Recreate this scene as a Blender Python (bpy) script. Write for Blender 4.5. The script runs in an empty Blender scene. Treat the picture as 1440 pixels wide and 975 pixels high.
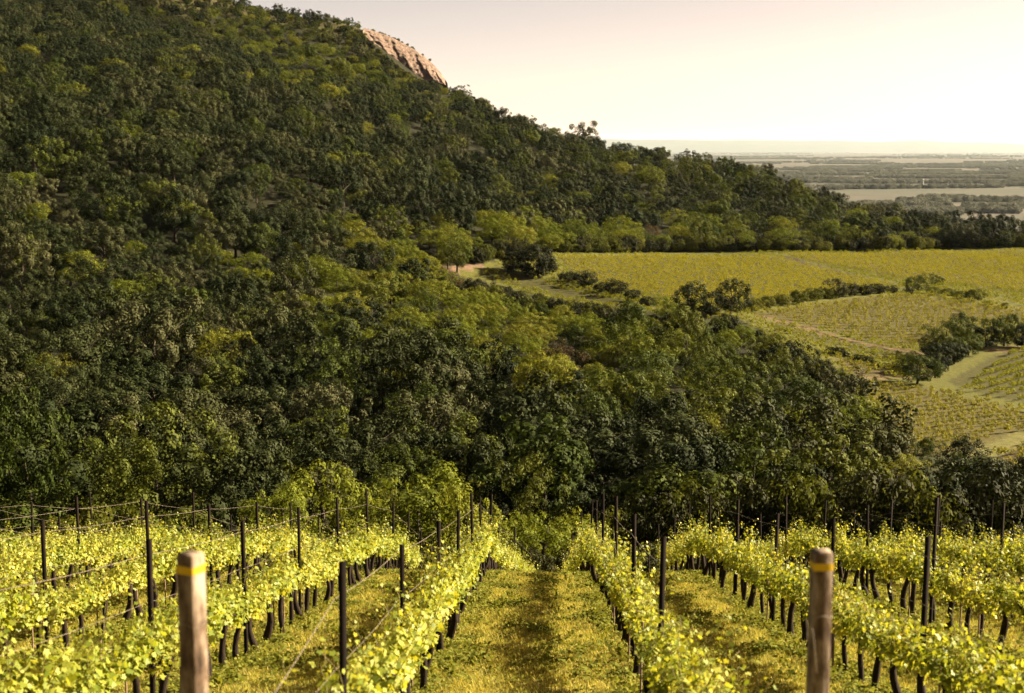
import bpy, math, random
import numpy as np
from mathutils import Vector

rng = np.random.default_rng(7)
random.seed(7)
R = math.radians
scene = bpy.context.scene
COL = scene.collection

# ---------------------------------------------------------------- camera, sky, sun, exposure
FPX, PITCH, YAW = 2000.0, R(7.9), R(1.29)          # focal length in photo pixels, tilt down, turn to the left
cam_d = bpy.data.cameras.new('camera')
cam_d.sensor_width = 36.0
cam_d.lens = 50.0
cam_d.clip_start = 0.1
cam_d.clip_end = 120000.0
cam_d.dof.use_dof = True
cam_d.dof.focus_distance = 48.0
cam_d.dof.aperture_fstop = 2.6
cam = bpy.data.objects.new('camera', cam_d)
cam.location = (0.0, 0.0, 0.0)
cam.rotation_euler = (R(90) - PITCH, 0.0, YAW)
COL.objects.link(cam)
scene.camera = cam

SUN_EL, SUN_AZ = R(26.0), R(76.0)                  # azimuth clockwise from +Y (down the rows) towards +X
world = bpy.data.worlds.new('World')
scene.world = world
world.use_nodes = True
wt = world.node_tree
wt.nodes.clear()
sky = wt.nodes.new('ShaderNodeTexSky')
sky.sky_type = 'NISHITA'
sky.sun_disc = False
sky.sun_elevation = SUN_EL
sky.sun_rotation = SUN_AZ
sky.air_density = 0.3
sky.dust_density = 0.75
sky.ozone_density = 0.3
warm = wt.nodes.new('ShaderNodeMix')               # warm white balance of the evening air
warm.data_type = 'RGBA'
warm.blend_type = 'MULTIPLY'
warm.inputs[0].default_value = 1.0
warm.inputs[7].default_value = (1.47, 0.895, 0.515, 1.0)
bg = wt.nodes.new('ShaderNodeBackground')
bg.inputs[1].default_value = 0.05
wo = wt.nodes.new('ShaderNodeOutputWorld')
wt.links.new(sky.outputs[0], warm.inputs[6])
wt.links.new(warm.outputs[2], bg.inputs[0])
wt.links.new(bg.outputs[0], wo.inputs[0])

sun_d = bpy.data.lights.new('sun', 'SUN')
sun_d.energy = 5.0
sun_d.angle = R(0.5)
sun_d.color = (1.0, 0.86, 0.60)
sun = bpy.data.objects.new('sun', sun_d)
sdir = Vector((math.sin(SUN_AZ) * math.cos(SUN_EL), math.cos(SUN_AZ) * math.cos(SUN_EL), math.sin(SUN_EL)))
sun.rotation_euler = sdir.to_track_quat('Z', 'Y').to_euler()
COL.objects.link(sun)

vs = scene.view_settings
vs.view_transform = 'Standard'
vs.look = 'None'
vs.exposure = 2.55
vs.gamma = 1.0
vs.use_curve_mapping = False
cy = scene.cycles
cy.max_bounces = 6
cy.diffuse_bounces = 3
cy.glossy_bounces = 2
cy.transmission_bounces = 4
cy.volume_bounces = 0
cy.transparent_max_bounces = 4
cy.use_fast_gi = False
cy.caustics_reflective = False
cy.caustics_refractive = False
cy.sample_clamp_indirect = 6.0
cy.use_denoising = True

# ---------------------------------------------------------------- measuring helpers (photo pixel <-> place)
cp, sp, cyaw, syaw = math.cos(PITCH), math.sin(PITCH), math.cos(YAW), math.sin(YAW)
FWD = np.array([-syaw * cp, cyaw * cp, -sp])
RIGHT = np.array([cyaw, syaw, 0.0])
UP = np.cross(RIGHT, FWD)


def ray(u, v):
    return FWD + RIGHT * ((u - 720.0) / FPX) + UP * ((487.5 - v) / FPX)


def project(p):
    p = np.asarray(p, float)
    dz = p @ FWD
    return 720 + FPX * (p @ RIGHT) / dz, 487.5 - FPX * (p @ UP) / dz, dz


def place(u, d, z):
    """Ground point seen in column u at horizontal distance d along the view and height z."""
    lat = (u - 720.0) / FPX * (d * cp - z * sp)
    return np.array([-syaw * d + cyaw * lat, cyaw * d + syaw * lat, z])


# ---------------------------------------------------------------- terrain heights
CP = []
for u, rows in {
    -1000: [(150, -34), (400, 6), (800, 80), (1300, 112)],
    -400: [(130, -34), (217, -30), (350, -4), (480, 26), (720, 72), (1000, 108), (1400, 112)],
    0: [(110, -34), (145, -37), (217, -33), (350, -10), (480, 18), (720, 62), (1000, 122), (1400, 126)],
    200: [(180, -37), (480, 12), (700, 54), (900, 108), (1000, 112)],
    300: [(700, 44), (900, 95), (1000, 88)],
    400: [(110, -34), (150, -37.5), (240, -37), (390, -11), (600, 26), (850, 75), (920, 72), (1000, 64), (1250, 40)],
    520: [(300, -34), (830, 66), (950, 62), (1200, 10)],
    575: [(800, 42), (870, 48)],
    620: [(150, -37.5), (270, -36), (340, -33), (480, -16), (680, 13), (800, 32), (1000, 10), (1300, -60)],
    700: [(740, 14), (900, -25), (1200, -110)],
    800: [(120, -35), (155, -38), (215, -38), (290, -36), (400, -29.9), (470, -28), (580, -13), (680, -1), (850, -50), (1200, -116)],
    1000: [(140, -37), (190, -38), (290, -33.3), (440, -32.3), (500, -29.5), (620, -11), (760, -52), (1100, -119)],
    1200: [(130, -36), (155, -37), (235, -37.8), (275, -37.2), (330, -34.6), (460, -33.2), (570, -28), (700, -62), (1000, -119)],
    1400: [(125, -36), (175, -37.2), (215, -37.9), (265, -37.2), (310, -35.6), (370, -35), (470, -33.2), (530, -35), (650, -66), (950, -119)],
    1800: [(125, -36), (215, -38), (310, -36), (470, -34), (530, -36), (650, -68), (950, -119)],
    2400: [(200, -38), (500, -42), (800, -95)],
}.items():
    for d, z in rows:
        CP.append(place(u, d, z))
CP = np.array(CP)


def tps_k(r2):
    return 0.5 * r2 * np.log(r2 + 1e-9)


S_ = 200.0
cx = CP[:, :2] / S_
K_ = tps_k(((cx[:, None] - cx[None]) ** 2).sum(-1)) + np.eye(len(cx)) * 0.004
P_ = np.c_[np.ones(len(cx)), cx]
A_ = np.block([[K_, P_], [P_.T, np.zeros((3, 3))]])
W_ = np.linalg.solve(A_, np.r_[CP[:, 2], 0, 0, 0])


def tps(x, y):
    x = np.ravel(x) / S_
    y = np.ravel(y) / S_
    out = np.empty(len(x))
    for i in range(0, len(x), 20000):
        q = np.c_[x[i:i + 20000], y[i:i + 20000]]
        k = tps_k(((q[:, None] - cx[None]) ** 2).sum(-1))
        out[i:i + 20000] = k @ W_[:-3] + W_[-3] + q @ W_[-2:]
    return out


def sstep(t):
    t = np.clip(t, 0, 1)
    return t * t * (3 - 2 * t)


_yy = np.arange(-80, 140, 0.25)
_sl = np.interp(_yy, [-80, -20, 30, 38, 62, 80, 100, 140], [0.10, 0.2235, 0.2235, 0.35, 0.37, 0.34, 0.20, 0.0])
_zz = -np.cumsum(_sl) * 0.25
_zz = _zz - np.interp(0, _yy, _zz) - 2.7


def height(x, y):
    x = np.asarray(x, float).ravel()
    y = np.asarray(y, float).ravel()
    near = np.interp(y, _yy, _zz)
    near = near + 0.05 * np.sin(x * 0.9 + 0.4) * np.sin(y * 0.35) + 0.02 * np.sin(x * 2.1 + y * 1.3)
    r = np.hypot(x, y)
    far = np.clip(tps(x, y), -121, 140)
    far = far + (np.sin(x * 0.045 + 1) * np.sin(y * 0.038) * 1.2 + np.sin(x * 0.11 + y * 0.07) * 0.5) * sstep((r - 300) / 300) * (1 - sstep((r - 900) / 300))
    far = far * (1 - sstep((r - 1500) / 1300)) + -120.0 * sstep((r - 1500) / 1300)
    w = sstep((y - 85) / 40)
    back = sstep((-y - 60) / 60)
    return (near * (1 - w) + far * w) * (1 - back) + back * np.maximum(near, 0.0)


def hz(x, y):
    return float(height([x], [y])[0])


_T = np.r_[np.geomspace(4, 1600, 900)]


def ground_at(u, v):
    """First point of the terrain along the sight line through photo pixel (u, v)."""
    d = ray(u, v)
    pts = d[None] * _T[:, None]
    h = height(pts[:, 0], pts[:, 1])
    m = (pts[:, 2] < h) & (_T > 60)
    if not m.any():
        return None
    i = int(np.argmax(m))
    a = pts[i - 1]
    b = pts[i]
    ga, gb = a[2] - h[i - 1], b[2] - h[i]
    t = ga / (ga - gb) if ga != gb else 1.0
    p = a + (b - a) * min(max(t, 0), 1)
    p[2] = hz(p[0], p[1])
    return p


def in_poly(poly, x, y):
    poly = np.asarray(poly, float)
    x = np.asarray(x, float)
    y = np.asarray(y, float)
    c = np.zeros(x.shape, bool)
    n = len(poly)
    for i in range(n):
        x1, y1 = poly[i]
        x2, y2 = poly[(i + 1) % n]
        if y1 == y2:
            continue
        c ^= ((y1 > y) != (y2 > y)) & (x < (x2 - x1) * (y - y1) / (y2 - y1) + x1)
    return c


# ---------------------------------------------------------------- mesh and object helpers
def mesh_np(name, verts, quads=None, tris=None, mats=(), smooth=False):
    me = bpy.data.meshes.new(name)
    verts = np.asarray(verts, np.float32)
    loops, starts = [], []
    n0 = 0
    if quads is not None and len(quads):
        q = np.asarray(quads, np.int32)
        loops.append(q.ravel())
        starts.append(n0 + np.arange(len(q)) * 4)
        n0 += len(q) * 4
    if tris is not None and len(tris):
        t = np.asarray(tris, np.int32)
        loops.append(t.ravel())
        starts.append(n0 + np.arange(len(t)) * 3)
        n0 += len(t) * 3
    loops = np.concatenate(loops).astype(np.int32)
    starts = np.concatenate(starts).astype(np.int32)
    me.vertices.add(len(verts))
    me.vertices.foreach_set('co', verts.ravel())
    me.loops.add(len(loops))
    me.loops.foreach_set('vertex_index', loops)
    me.polygons.add(len(starts))
    me.polygons.foreach_set('loop_start', starts)
    for m in mats:
        me.materials.append(m)
    me.update(calc_edges=True)
    me.validate()
    if smooth:
        me.polygons.foreach_set('use_smooth', np.ones(len(me.polygons), bool))
    return me


def link(name, data, parent=None, loc=None, rot=None, scl=None):
    o = bpy.data.objects.new(name, data)
    COL.objects.link(o)
    if parent is not None:
        o.parent = parent
    if loc is not None:
        o.location = loc
    if rot is not None:
        o.rotation_euler = rot
    if scl is not None:
        o.scale = scl
    return o


def tag(o, label=None, cat=None, group=None, kind=None):
    if label:
        o['label'] = label
    if cat:
        o['category'] = cat
    if group:
        o['group'] = group
    if kind:
        o['kind'] = kind
    return o


def empty(name, loc, rz=0.0, scl=None):
    o = bpy.data.objects.new(name, None)
    o.empty_display_size = 0.3
    o.location = loc
    o.rotation_euler = (0, 0, rz)
    if scl is not None:
        o.scale = scl
    COL.objects.link(o)
    return o


ONES = 'zero one two three four five six seven eight nine ten eleven twelve thirteen fourteen fifteen sixteen seventeen eighteen nineteen'.split()
TENS = '0 0 twenty thirty forty fifty sixty seventy eighty ninety'.split()
ORDI = 'zeroth first second third fourth fifth sixth seventh eighth ninth tenth eleventh twelfth thirteenth fourteenth fifteenth sixteenth seventeenth eighteenth nineteenth'.split()


def word(n):
    return ONES[n] if n < 20 else TENS[n // 10] + ('-' + ONES[n % 10] if n % 10 else '')


def ordinal(n):
    if n < 20:
        return ORDI[n]
    if n % 10 == 0:
        return TENS[n // 10][:-1] + 'ieth'
    return TENS[n // 10] + '-' + ORDI[n % 10]


# ---------------------------------------------------------------- materials
def new_mat(name):
    m = bpy.data.materials.new(name)
    m.use_nodes = True
    nt = m.node_tree
    nt.nodes.clear()
    out = nt.nodes.new('ShaderNodeOutputMaterial')
    return m, nt, out


def nd(nt, typ, **kw):
    n = nt.nodes.new(typ)
    for k, v in kw.items():
        setattr(n, k, v)
    return n


def ramp(nt, fac, stops):
    r = nt.nodes.new('ShaderNodeValToRGB')
    el = r.color_ramp.elements
    while len(el) < len(stops):
        el.new(0.5)
    for e, (p, c) in zip(el, stops):
        e.position = p
        e.color = (*c, 1.0)
    nt.links.new(fac, r.inputs[0])
    return r.outputs[0]


def mixc(nt, a, b, fac, mode='MIX'):
    m = nt.nodes.new('ShaderNodeMix')
    m.data_type = 'RGBA'
    m.blend_type = mode
    for sock, val in ((0, fac), (6, a), (7, b)):
        if hasattr(val, 'is_linked'):
            nt.links.new(val, m.inputs[sock])
        elif isinstance(val, tuple):
            m.inputs[sock].default_value = (*val, 1.0)
        else:
            m.inputs[sock].default_value = val
    return m.outputs[2]


KA = 0.54      # overall reflectance of the place at this exposure


def leaf_mat(name, tree_stops, leaf_stops, trans=0.3, trans_tint=(1.25, 1.2, 0.6), rough=0.65, spec=0.05):
    """Leaves: colour differs from plant to plant and from leaf to leaf."""
    m, nt, out = new_mat(name)
    oi = nd(nt, 'ShaderNodeObjectInfo')
    ge = nd(nt, 'ShaderNodeNewGeometry')
    c1 = ramp(nt, oi.outputs['Random'], [(q_, tuple(KA * c_ for c_ in col_)) for q_, col_ in tree_stops])
    c2 = ramp(nt, ge.outputs['Random Per Island'], leaf_stops)
    c = mixc(nt, c1, c2, 1.0, 'MULTIPLY')
    p = nd(nt, 'ShaderNodeBsdfPrincipled')
    p.inputs['Roughness'].default_value = rough
    p.inputs['Specular IOR Level'].default_value = spec
    nt.links.new(c, p.inputs['Base Color'])
    t = nd(nt, 'ShaderNodeBsdfTranslucent')
    ct = mixc(nt, c, trans_tint, 1.0, 'MULTIPLY')
    nt.links.new(ct, t.inputs[0])
    mx = nd(nt, 'ShaderNodeMixShader')
    mx.inputs[0].default_value = trans
    nt.links.new(p.outputs[0], mx.inputs[1])
    nt.links.new(t.outputs[0], mx.inputs[2])
    nt.links.new(mx.outputs[0], out.inputs[0])
    return m


def solid_mat(name, stops, scale=8.0, rough=0.8, metal=0.0, stretch=(1, 1, 1), bump=0.0, detail=6.0, spec=0.15):
    m, nt, out = new_mat(name)
    tc = nd(nt, 'ShaderNodeTexCoord')
    mp = nd(nt, 'ShaderNodeMapping')
    mp.inputs['Scale'].default_value = stretch
    nt.links.new(tc.outputs['Object'], mp.inputs[0])
    no = nd(nt, 'ShaderNodeTexNoise')
    no.inputs['Scale'].default_value = scale
    no.inputs['Detail'].default_value = detail
    no.inputs['Roughness'].default_value = 0.65
    nt.links.new(mp.outputs[0], no.inputs['Vector'])
    p = nd(nt, 'ShaderNodeBsdfPrincipled')
    p.inputs['Roughness'].default_value = rough
    p.inputs['Metallic'].default_value = metal
    p.inputs['Specular IOR Level'].default_value = spec
    nt.links.new(ramp(nt, no.outputs[0], [(q_, tuple(KA * c_ for c_ in col_)) for q_, col_ in stops]), p.inputs['Base Color'])
    if bump:
        b = nd(nt, 'ShaderNodeBump')
        b.inputs['Strength'].default_value = bump
        b.inputs['Distance'].default_value = 0.02
        nt.links.new(no.outputs[0], b.inputs['Height'])
        nt.links.new(b.outputs[0], p.inputs['Normal'])
    nt.links.new(p.outputs[0], out.inputs[0])
    return m


LEAF_VAR = [(0.0, (0.7, 0.7, 0.66)), (0.6, (1.0, 1.0, 1.0)), (0.92, (1.35, 1.3, 1.25)), (1.0, (1.9, 1.75, 1.75))]
M_OAK = leaf_mat('oak_leaves', [(0, (0.018, 0.027, 0.008)), (0.35, (0.027, 0.037, 0.010)), (0.75, (0.041, 0.050, 0.015)), (1, (0.085, 0.086, 0.036))], LEAF_VAR, 0.07)
M_LOC = leaf_mat('locust_leaves', [(0, (0.125, 0.155, 0.018)), (0.5, (0.165, 0.188, 0.022)), (1, (0.205, 0.205, 0.028))],
                 [(0, (0.6, 0.6, 0.6)), (0.7, (1, 1, 1)), (1, (1.6, 1.55, 1.4))], 0.35)
M_BRD = leaf_mat('broadleaf_leaves', [(0, (0.044, 0.063, 0.010)), (0.5, (0.070, 0.092, 0.014)), (1, (0.106, 0.120, 0.020))], LEAF_VAR, 0.2)
M_BUD = leaf_mat('budding_leaves', [(0, (0.080, 0.055, 0.030)), (1, (0.110, 0.075, 0.035))], LEAF_VAR, 0.2)
M_SHR = leaf_mat('shrub_leaves', [(0, (0.075, 0.088, 0.013)), (0.5, (0.110, 0.120, 0.017)), (1, (0.145, 0.145, 0.021))],
                 [(0, (0.55, 0.55, 0.5)), (0.7, (1, 1, 1)), (1, (1.5, 1.5, 1.3))], 0.35)
M_YNG = leaf_mat('young_leaves', [(0, (0.16, 0.195, 0.022)), (1, (0.23, 0.25, 0.030))], [(0, (0.5, 0.5, 0.5)), (0.7, (1, 1, 1)), (1, (1.5, 1.45, 1.4))], 0.35)
M_WEED = leaf_mat('weed_leaves', [(0, (0.19, 0.21, 0.036)), (1, (0.31, 0.31, 0.055))], [(0, (0.7, 0.7, 0.7)), (1, (1.2, 1.2, 1.1))], 0.35)
M_DSH = leaf_mat('dark_shrub_leaves', [(0, (0.022, 0.026, 0.009)), (1, (0.038, 0.040, 0.012))], LEAF_VAR, 0.12)
M_YEL = leaf_mat('yellow_blossom', [(0, (0.42, 0.32, 0.10)), (1, (0.50, 0.38, 0.12))], LEAF_VAR, 0.25)
M_VINE = leaf_mat('vine_leaves', [(0, (0.35, 0.40, 0.050)), (0.5, (0.44, 0.48, 0.062)), (1, (0.54, 0.54, 0.085))],
                  [(0, (0.45, 0.55, 0.45)), (0.35, (0.8, 0.85, 0.8)), (0.8, (1.1, 1.05, 1.0)), (0.93, (1.25, 1.22, 1.7)), (0.98, (1.4, 1.35, 2.6)), (1.0, (1.2, 0.75, 0.9))], 0.45, (1.35, 1.2, 0.45), 0.5, 0.2)
FVAR = [(0, (0.6, 0.6, 0.6)), (1, (1.4, 1.35, 1.2))]
M_FVS = [leaf_mat('field_vine_leaves', [(0, (0.25, 0.265, 0.022)), (1, (0.32, 0.33, 0.028))], FVAR, 0.35),
         leaf_mat('golden_vine_leaves', [(0, (0.34, 0.33, 0.026)), (1, (0.42, 0.39, 0.034))], FVAR, 0.35),
         leaf_mat('pale_vine_leaves', [(0, (0.29, 0.285, 0.040)), (1, (0.36, 0.34, 0.055))], FVAR, 0.35)]
M_SHOOT = solid_mat('green_shoot', [(0.3, (0.16, 0.15, 0.03)), (0.7, (0.24, 0.18, 0.06))], 20, 0.6)
M_GRASS = leaf_mat('grass_blades', [(0, (0.37, 0.37, 0.060)), (0.5, (0.56, 0.51, 0.100)), (1, (0.74, 0.59, 0.18))],
                   [(0, (0.6, 0.62, 0.6)), (0.7, (1, 1, 1)), (1, (1.5, 1.4, 1.2))], 0.35)
M_BARK = solid_mat('tree_bark', [(0.3, (0.030, 0.022, 0.015)), (0.7, (0.085, 0.065, 0.045))], 6, 0.9, 0, (1, 1, 0.25), 0.6)
M_VBARK = solid_mat('vine_bark', [(0.3, (0.010, 0.006, 0.004)), (0.7, (0.040, 0.024, 0.014))], 28, 0.9, 0, (1, 1, 0.2), 0.8)
M_STEEL = solid_mat('dark_steel', [(0.3, (0.010, 0.008, 0.007)), (0.6, (0.020, 0.014, 0.011)), (0.8, (0.045, 0.024, 0.014))], 14, 0.8, 0.0, (1, 1, 0.4), 0.2, 6.0, 0.03)
M_WIRE = solid_mat('galvanised_wire', [(0.3, (0.22, 0.18, 0.14)), (0.7, (0.38, 0.31, 0.25))], 3, 0.6, 0.0)
M_CONC = solid_mat('weathered_concrete', [(0.34, (0.03, 0.018, 0.011)), (0.46, (0.13, 0.085, 0.055)), (0.57, (0.30, 0.23, 0.17)), (0.75, (0.52, 0.43, 0.335))], 11, 0.9, 0, (1, 1, 0.35), 0.7, 9)
M_CTOP = solid_mat('stained_concrete_top', [(0.3, (0.14, 0.09, 0.06)), (0.7, (0.32, 0.23, 0.17))], 18, 0.95, 0, (1, 1, 1), 0.8, 9)
M_YPAINT = solid_mat('yellow_paint', [(0.15, (0.25, 0.15, 0.03)), (0.25, (0.58, 0.37, 0.012)), (0.8, (0.70, 0.47, 0.015))], 16, 0.7, 0, (1, 1, 1), 0.3, 8)
M_STAKE = solid_mat('wooden_stake', [(0.3, (0.20, 0.13, 0.08)), (0.7, (0.38, 0.27, 0.18))], 30, 0.85, 0, (1, 1, 0.15), 0.4)
M_WHITE = solid_mat('white_render', [(0.3, (0.70, 0.68, 0.64)), (0.7, (0.82, 0.80, 0.77))], 0.3, 0.7)
M_ROCK = None

# rock: pink limestone with slanting beds
m, nt, out = new_mat('pink_limestone')
tc = nd(nt, 'ShaderNodeTexCoord')
mp = nd(nt, 'ShaderNodeMapping')
mp.inputs['Rotation'].default_value = (0.0, R(-35), 0.0)
mp.inputs['Scale'].default_value = (1.0, 1.0, 0.16)
nt.links.new(tc.outputs['Object'], mp.inputs[0])
no = nd(nt, 'ShaderNodeTexNoise')
no.inputs['Scale'].default_value = 0.55
no.inputs['Detail'].default_value = 9
no.inputs['Roughness'].default_value = 0.7
nt.links.new(mp.outputs[0], no.inputs['Vector'])
p = nd(nt, 'ShaderNodeBsdfPrincipled')
p.inputs['Roughness'].default_value = 0.95
nt.links.new(ramp(nt, no.outputs[0], [(0.32, (0.03, 0.018, 0.012)), (0.45, (0.105, 0.066, 0.048)), (0.58, (0.175, 0.115, 0.085)), (0.75, (0.25, 0.175, 0.135))]), p.inputs['Base Color'])
b = nd(nt, 'ShaderNodeBump')
b.inputs['Strength'].default_value = 1.0
b.inputs['Distance'].default_value = 1.5
nt.links.new(no.outputs[0], b.inputs['Height'])
nt.links.new(b.outputs[0], p.inputs['Normal'])
nt.links.new(p.outputs[0], out.inputs[0])
M_ROCK = m

# ground: colour by land use (vertex colour), broken up by noise; the far plain is a patchwork of strip fields
m, nt, out = new_mat('ground')
at = nd(nt, 'ShaderNodeAttribute')
at.attribute_name = 'land'
pos = nd(nt, 'ShaderNodeNewGeometry')
n1 = nd(nt, 'ShaderNodeTexNoise')
n1.inputs['Scale'].default_value = 0.9
n1.inputs['Detail'].default_value = 10
n1.inputs['Roughness'].default_value = 0.7
nt.links.new(pos.outputs['Position'], n1.inputs['Vector'])
near_c = mixc(nt, at.outputs['Color'], ramp(nt, n1.outputs[0], [(0.3, (0.55, 0.62, 0.6)), (0.5, (1.0, 1.0, 1.0)), (0.72, (1.45, 1.25, 1.2))]), 1.0, 'MULTIPLY')
n2 = nd(nt, 'ShaderNodeTexNoise')
n2.inputs['Scale'].default_value = 22.0
n2.inputs['Detail'].default_value = 6
nt.links.new(pos.outputs['Position'], n2.inputs['Vector'])
near_c = mixc(nt, near_c, ramp(nt, n2.outputs[0], [(0.3, (0.5, 0.5, 0.5)), (0.55, (1.0, 1.0, 1.0)), (0.75, (1.4, 1.35, 1.3))]), 1.0, 'MULTIPLY')
mp = nd(nt, 'ShaderNodeMapping')
mp.inputs['Rotation'].default_value = (0, 0, R(4))
mp.inputs['Scale'].default_value = (1 / 1300.0, 1 / 210.0, 0.0)
nt.links.new(pos.outputs['Position'], mp.inputs[0])
vo = nd(nt, 'ShaderNodeTexVoronoi')
vo.distance = 'CHEBYCHEV'
vo.inputs['Scale'].default_value = 1.0
vo.inputs['Randomness'].default_value = 0.85
nt.links.new(mp.outputs[0], vo.inputs['Vector'])
sep = nd(nt, 'ShaderNodeSeparateColor')
nt.links.new(vo.outputs['Color'], sep.inputs[0])
plain_c = ramp(nt, sep.outputs[0], [(0.0, (0.10, 0.105, 0.078)), (0.28, (0.115, 0.115, 0.088)), (0.42, (0.125, 0.105, 0.09)), (0.6, (0.145, 0.12, 0.10)),
                                    (0.78, (0.125, 0.122, 0.09)), (0.93, (0.175, 0.15, 0.125)), (1.0, (0.12, 0.12, 0.085))])
n3 = nd(nt, 'ShaderNodeTexNoise')
n3.inputs['Scale'].default_value = 0.006
n3.inputs['Detail'].default_value = 8
nt.links.new(pos.outputs['Position'], n3.inputs['Vector'])
plain_c = mixc(nt, plain_c, ramp(nt, n3.outputs[0], [(0.3, (0.8, 0.82, 0.8)), (0.7, (1.15, 1.12, 1.1))]), 1.0, 'MULTIPLY')
gc = mixc(nt, mixc(nt, near_c, plain_c, at.outputs['Alpha']), (KA, KA, KA), 1.0, 'MULTIPLY')
p = nd(nt, 'ShaderNodeBsdfPrincipled')
p.inputs['Roughness'].default_value = 0.95
p.inputs['Specular IOR Level'].default_value = 0.1
nt.links.new(gc, p.inputs['Base Color'])
b = nd(nt, 'ShaderNodeBump')
b.inputs['Strength'].default_value = 0.7
b.inputs['Distance'].default_value = 0.05
nt.links.new(n2.outputs[0], b.inputs['Height'])
nt.links.new(b.outputs[0], p.inputs['Normal'])
nt.links.new(p.outputs[0], out.inputs[0])
M_GROUND = m

# ---------------------------------------------------------------- parcels of the mid-distance vineyards (corner pixels measured in the photo, dropped on the terrain)
OPEN_PX = [(640, 378), (700, 366), (780, 356), (900, 356), (1060, 354), (1200, 354), (1440, 348), (1700, 346), (1700, 690), (1440, 662), (1385, 640), (1335, 632),
           (1260, 600), (1212, 560), (1168, 512), (1085, 472), (1045, 450), (950, 444), (905, 438), (800, 424), (700, 402), (645, 388)]
PARCELS = [  # corners in the photo, angle of the rows in the world, spacing of the rows, how the parcel is described
    ([(670, 384), (705, 375), (800, 396), (905, 428), (920, 440), (850, 432), (760, 412)], 35, 2.7, 'narrow yellow-green vine parcel under the long dark hedge at the wood edge'),
    ([(785, 362), (900, 360), (1075, 361), (1165, 379), (1262, 402), (1190, 408), (1120, 418), (1040, 428), (960, 424), (880, 410), (800, 384)], -60, 2.7, 'broad bright vine parcel below the wood, above the ragged hedge'),
    ([(1095, 360), (1200, 359), (1440, 353), (1640, 351), (1640, 430), (1440, 412), (1375, 405), (1290, 396), (1180, 375)], -65, 2.7, 'topmost golden vine parcel running out along the wood edge'),
    ([(1062, 441), (1130, 432), (1210, 418), (1300, 417), (1440, 438), (1640, 455), (1640, 480), (1440, 452), (1330, 470), (1295, 492), (1200, 474), (1110, 452)], 8, 2.7, 'wide brownish vine parcel between the hedge and the dark tree clump'),
    ([(1066, 449), (1120, 460), (1200, 480), (1288, 498), (1268, 512), (1170, 487), (1090, 466)], 42, 2.7, 'thin green vine strip below the dirt track'),
    ([(1172, 502), (1215, 512), (1262, 526), (1215, 530), (1185, 520)], 20, 2.8, 'small brown vine patch under the low dark hedge'),
    ([(1216, 538), (1290, 543), (1380, 564), (1480, 588), (1480, 602), (1375, 638), (1320, 640), (1260, 640), (1225, 600)], 30, 2.7, 'pale vine parcel sloping down to the near wood'),
    ([(1330, 538), (1400, 498), (1440, 493), (1640, 500), (1640, 590), (1440, 566), (1390, 556)], 50, 2.7, 'green vine parcel past the mown grass track'),
    ([(1402, 642), (1445, 622), (1640, 600), (1640, 720), (1440, 672)], 38, 2.7, 'dark striped vine parcel beyond the pale path'),
]
PARCEL_XY = []
for px, ang, sp_, txt in PARCELS:
    pts = []
    for u, v in px:
        g = ground_at(u, v)
        if g is not None:
            pts.append(g[:2])
    PARCEL_XY.append(np.array(pts))

# ---------------------------------------------------------------- ground sheet
th_f = np.radians(np.arange(-27, 27.01, 0.11))
th_b = np.radians(np.r_[np.arange(31, 329, 6.0)])
th = np.r_[th_f, th_b]
rings = np.r_[0.4, np.geomspace(2.0, 1500, 560), np.geomspace(1530, 90000, 150)]
TH, RR = np.meshgrid(th, rings)
gx = (RR * np.sin(TH)).ravel()
gy = (RR * np.cos(TH)).ravel()
gz = height(gx, gy)
nt_, nr_ = len(th), len(rings)
i0 = np.arange((nr_ - 1) * nt_).reshape(nr_ - 1, nt_)
i1 = np.roll(i0, -1, axis=1)
quads = np.stack([i0, i0 + nt_, i1 + nt_, i1], -1).reshape(-1, 4)[:, ::-1]
me = mesh_np('ground', np.c_[gx, gy, gz], quads, np.stack([np.arange(nt_), np.roll(np.arange(nt_), -1), np.full(nt_, nr_ * nt_)], -1)[:, :2].repeat(2, 1)[:0], [M_GROUND], True)
land = np.zeros((len(gx), 4), np.float32)
rr = np.hypot(gx, gy)
land[:, :3] = (0.024, 0.024, 0.009)                                             # woodland floor, darkened to put deep shade into the gaps between crowns
pu, pv, pd = project(np.c_[gx, gy, gz])
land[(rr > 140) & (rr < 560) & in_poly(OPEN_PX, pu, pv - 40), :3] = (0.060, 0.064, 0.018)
summit = (rr > 700) & (pu < 540) & (rr < 1400) & (pv < np.interp(pu, [225, 345, 430, 540], [20, 22, 42, 60]))
land[summit, :3] = (0.085, 0.075, 0.026)                                           # dry grass on the summit
front = gy < 66
land[front, :3] = (0.47, 0.415, 0.11)                                          # mown grass between the vine rows
xr = np.abs(((gx + 0.1) / 2.6) % 1.0 - 0.5)                                     # 0 on the vine line
land[front & (np.abs(gx) > 20.5), :3] = (0.20, 0.20, 0.05)                       # rough grass past the last rows
vr = front & (xr < 0.13) & (np.abs(gx) < 20.5)
land[vr, :3] = (0.24, 0.19, 0.075)
tr = front & (np.abs(gx - 0.35) < 0.28)
land[tr, :3] = (0.54, 0.455, 0.135)                                             # worn wheel track
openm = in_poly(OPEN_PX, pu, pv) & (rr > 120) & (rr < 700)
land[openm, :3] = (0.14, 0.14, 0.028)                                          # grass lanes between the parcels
PCOL = [(0.075, 0.072, 0.018), (0.09, 0.085, 0.018), (0.10, 0.09, 0.02), (0.115, 0.10, 0.03), (0.095, 0.09, 0.02), (0.12, 0.095, 0.035), (0.115, 0.10, 0.026), (0.085, 0.08, 0.018), (0.08, 0.06, 0.026)]
for xy, c in zip(PARCEL_XY, PCOL):
    if len(xy) > 2:
        land[in_poly(xy, gx, gy) & (rr < 900), :3] = c
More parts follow.
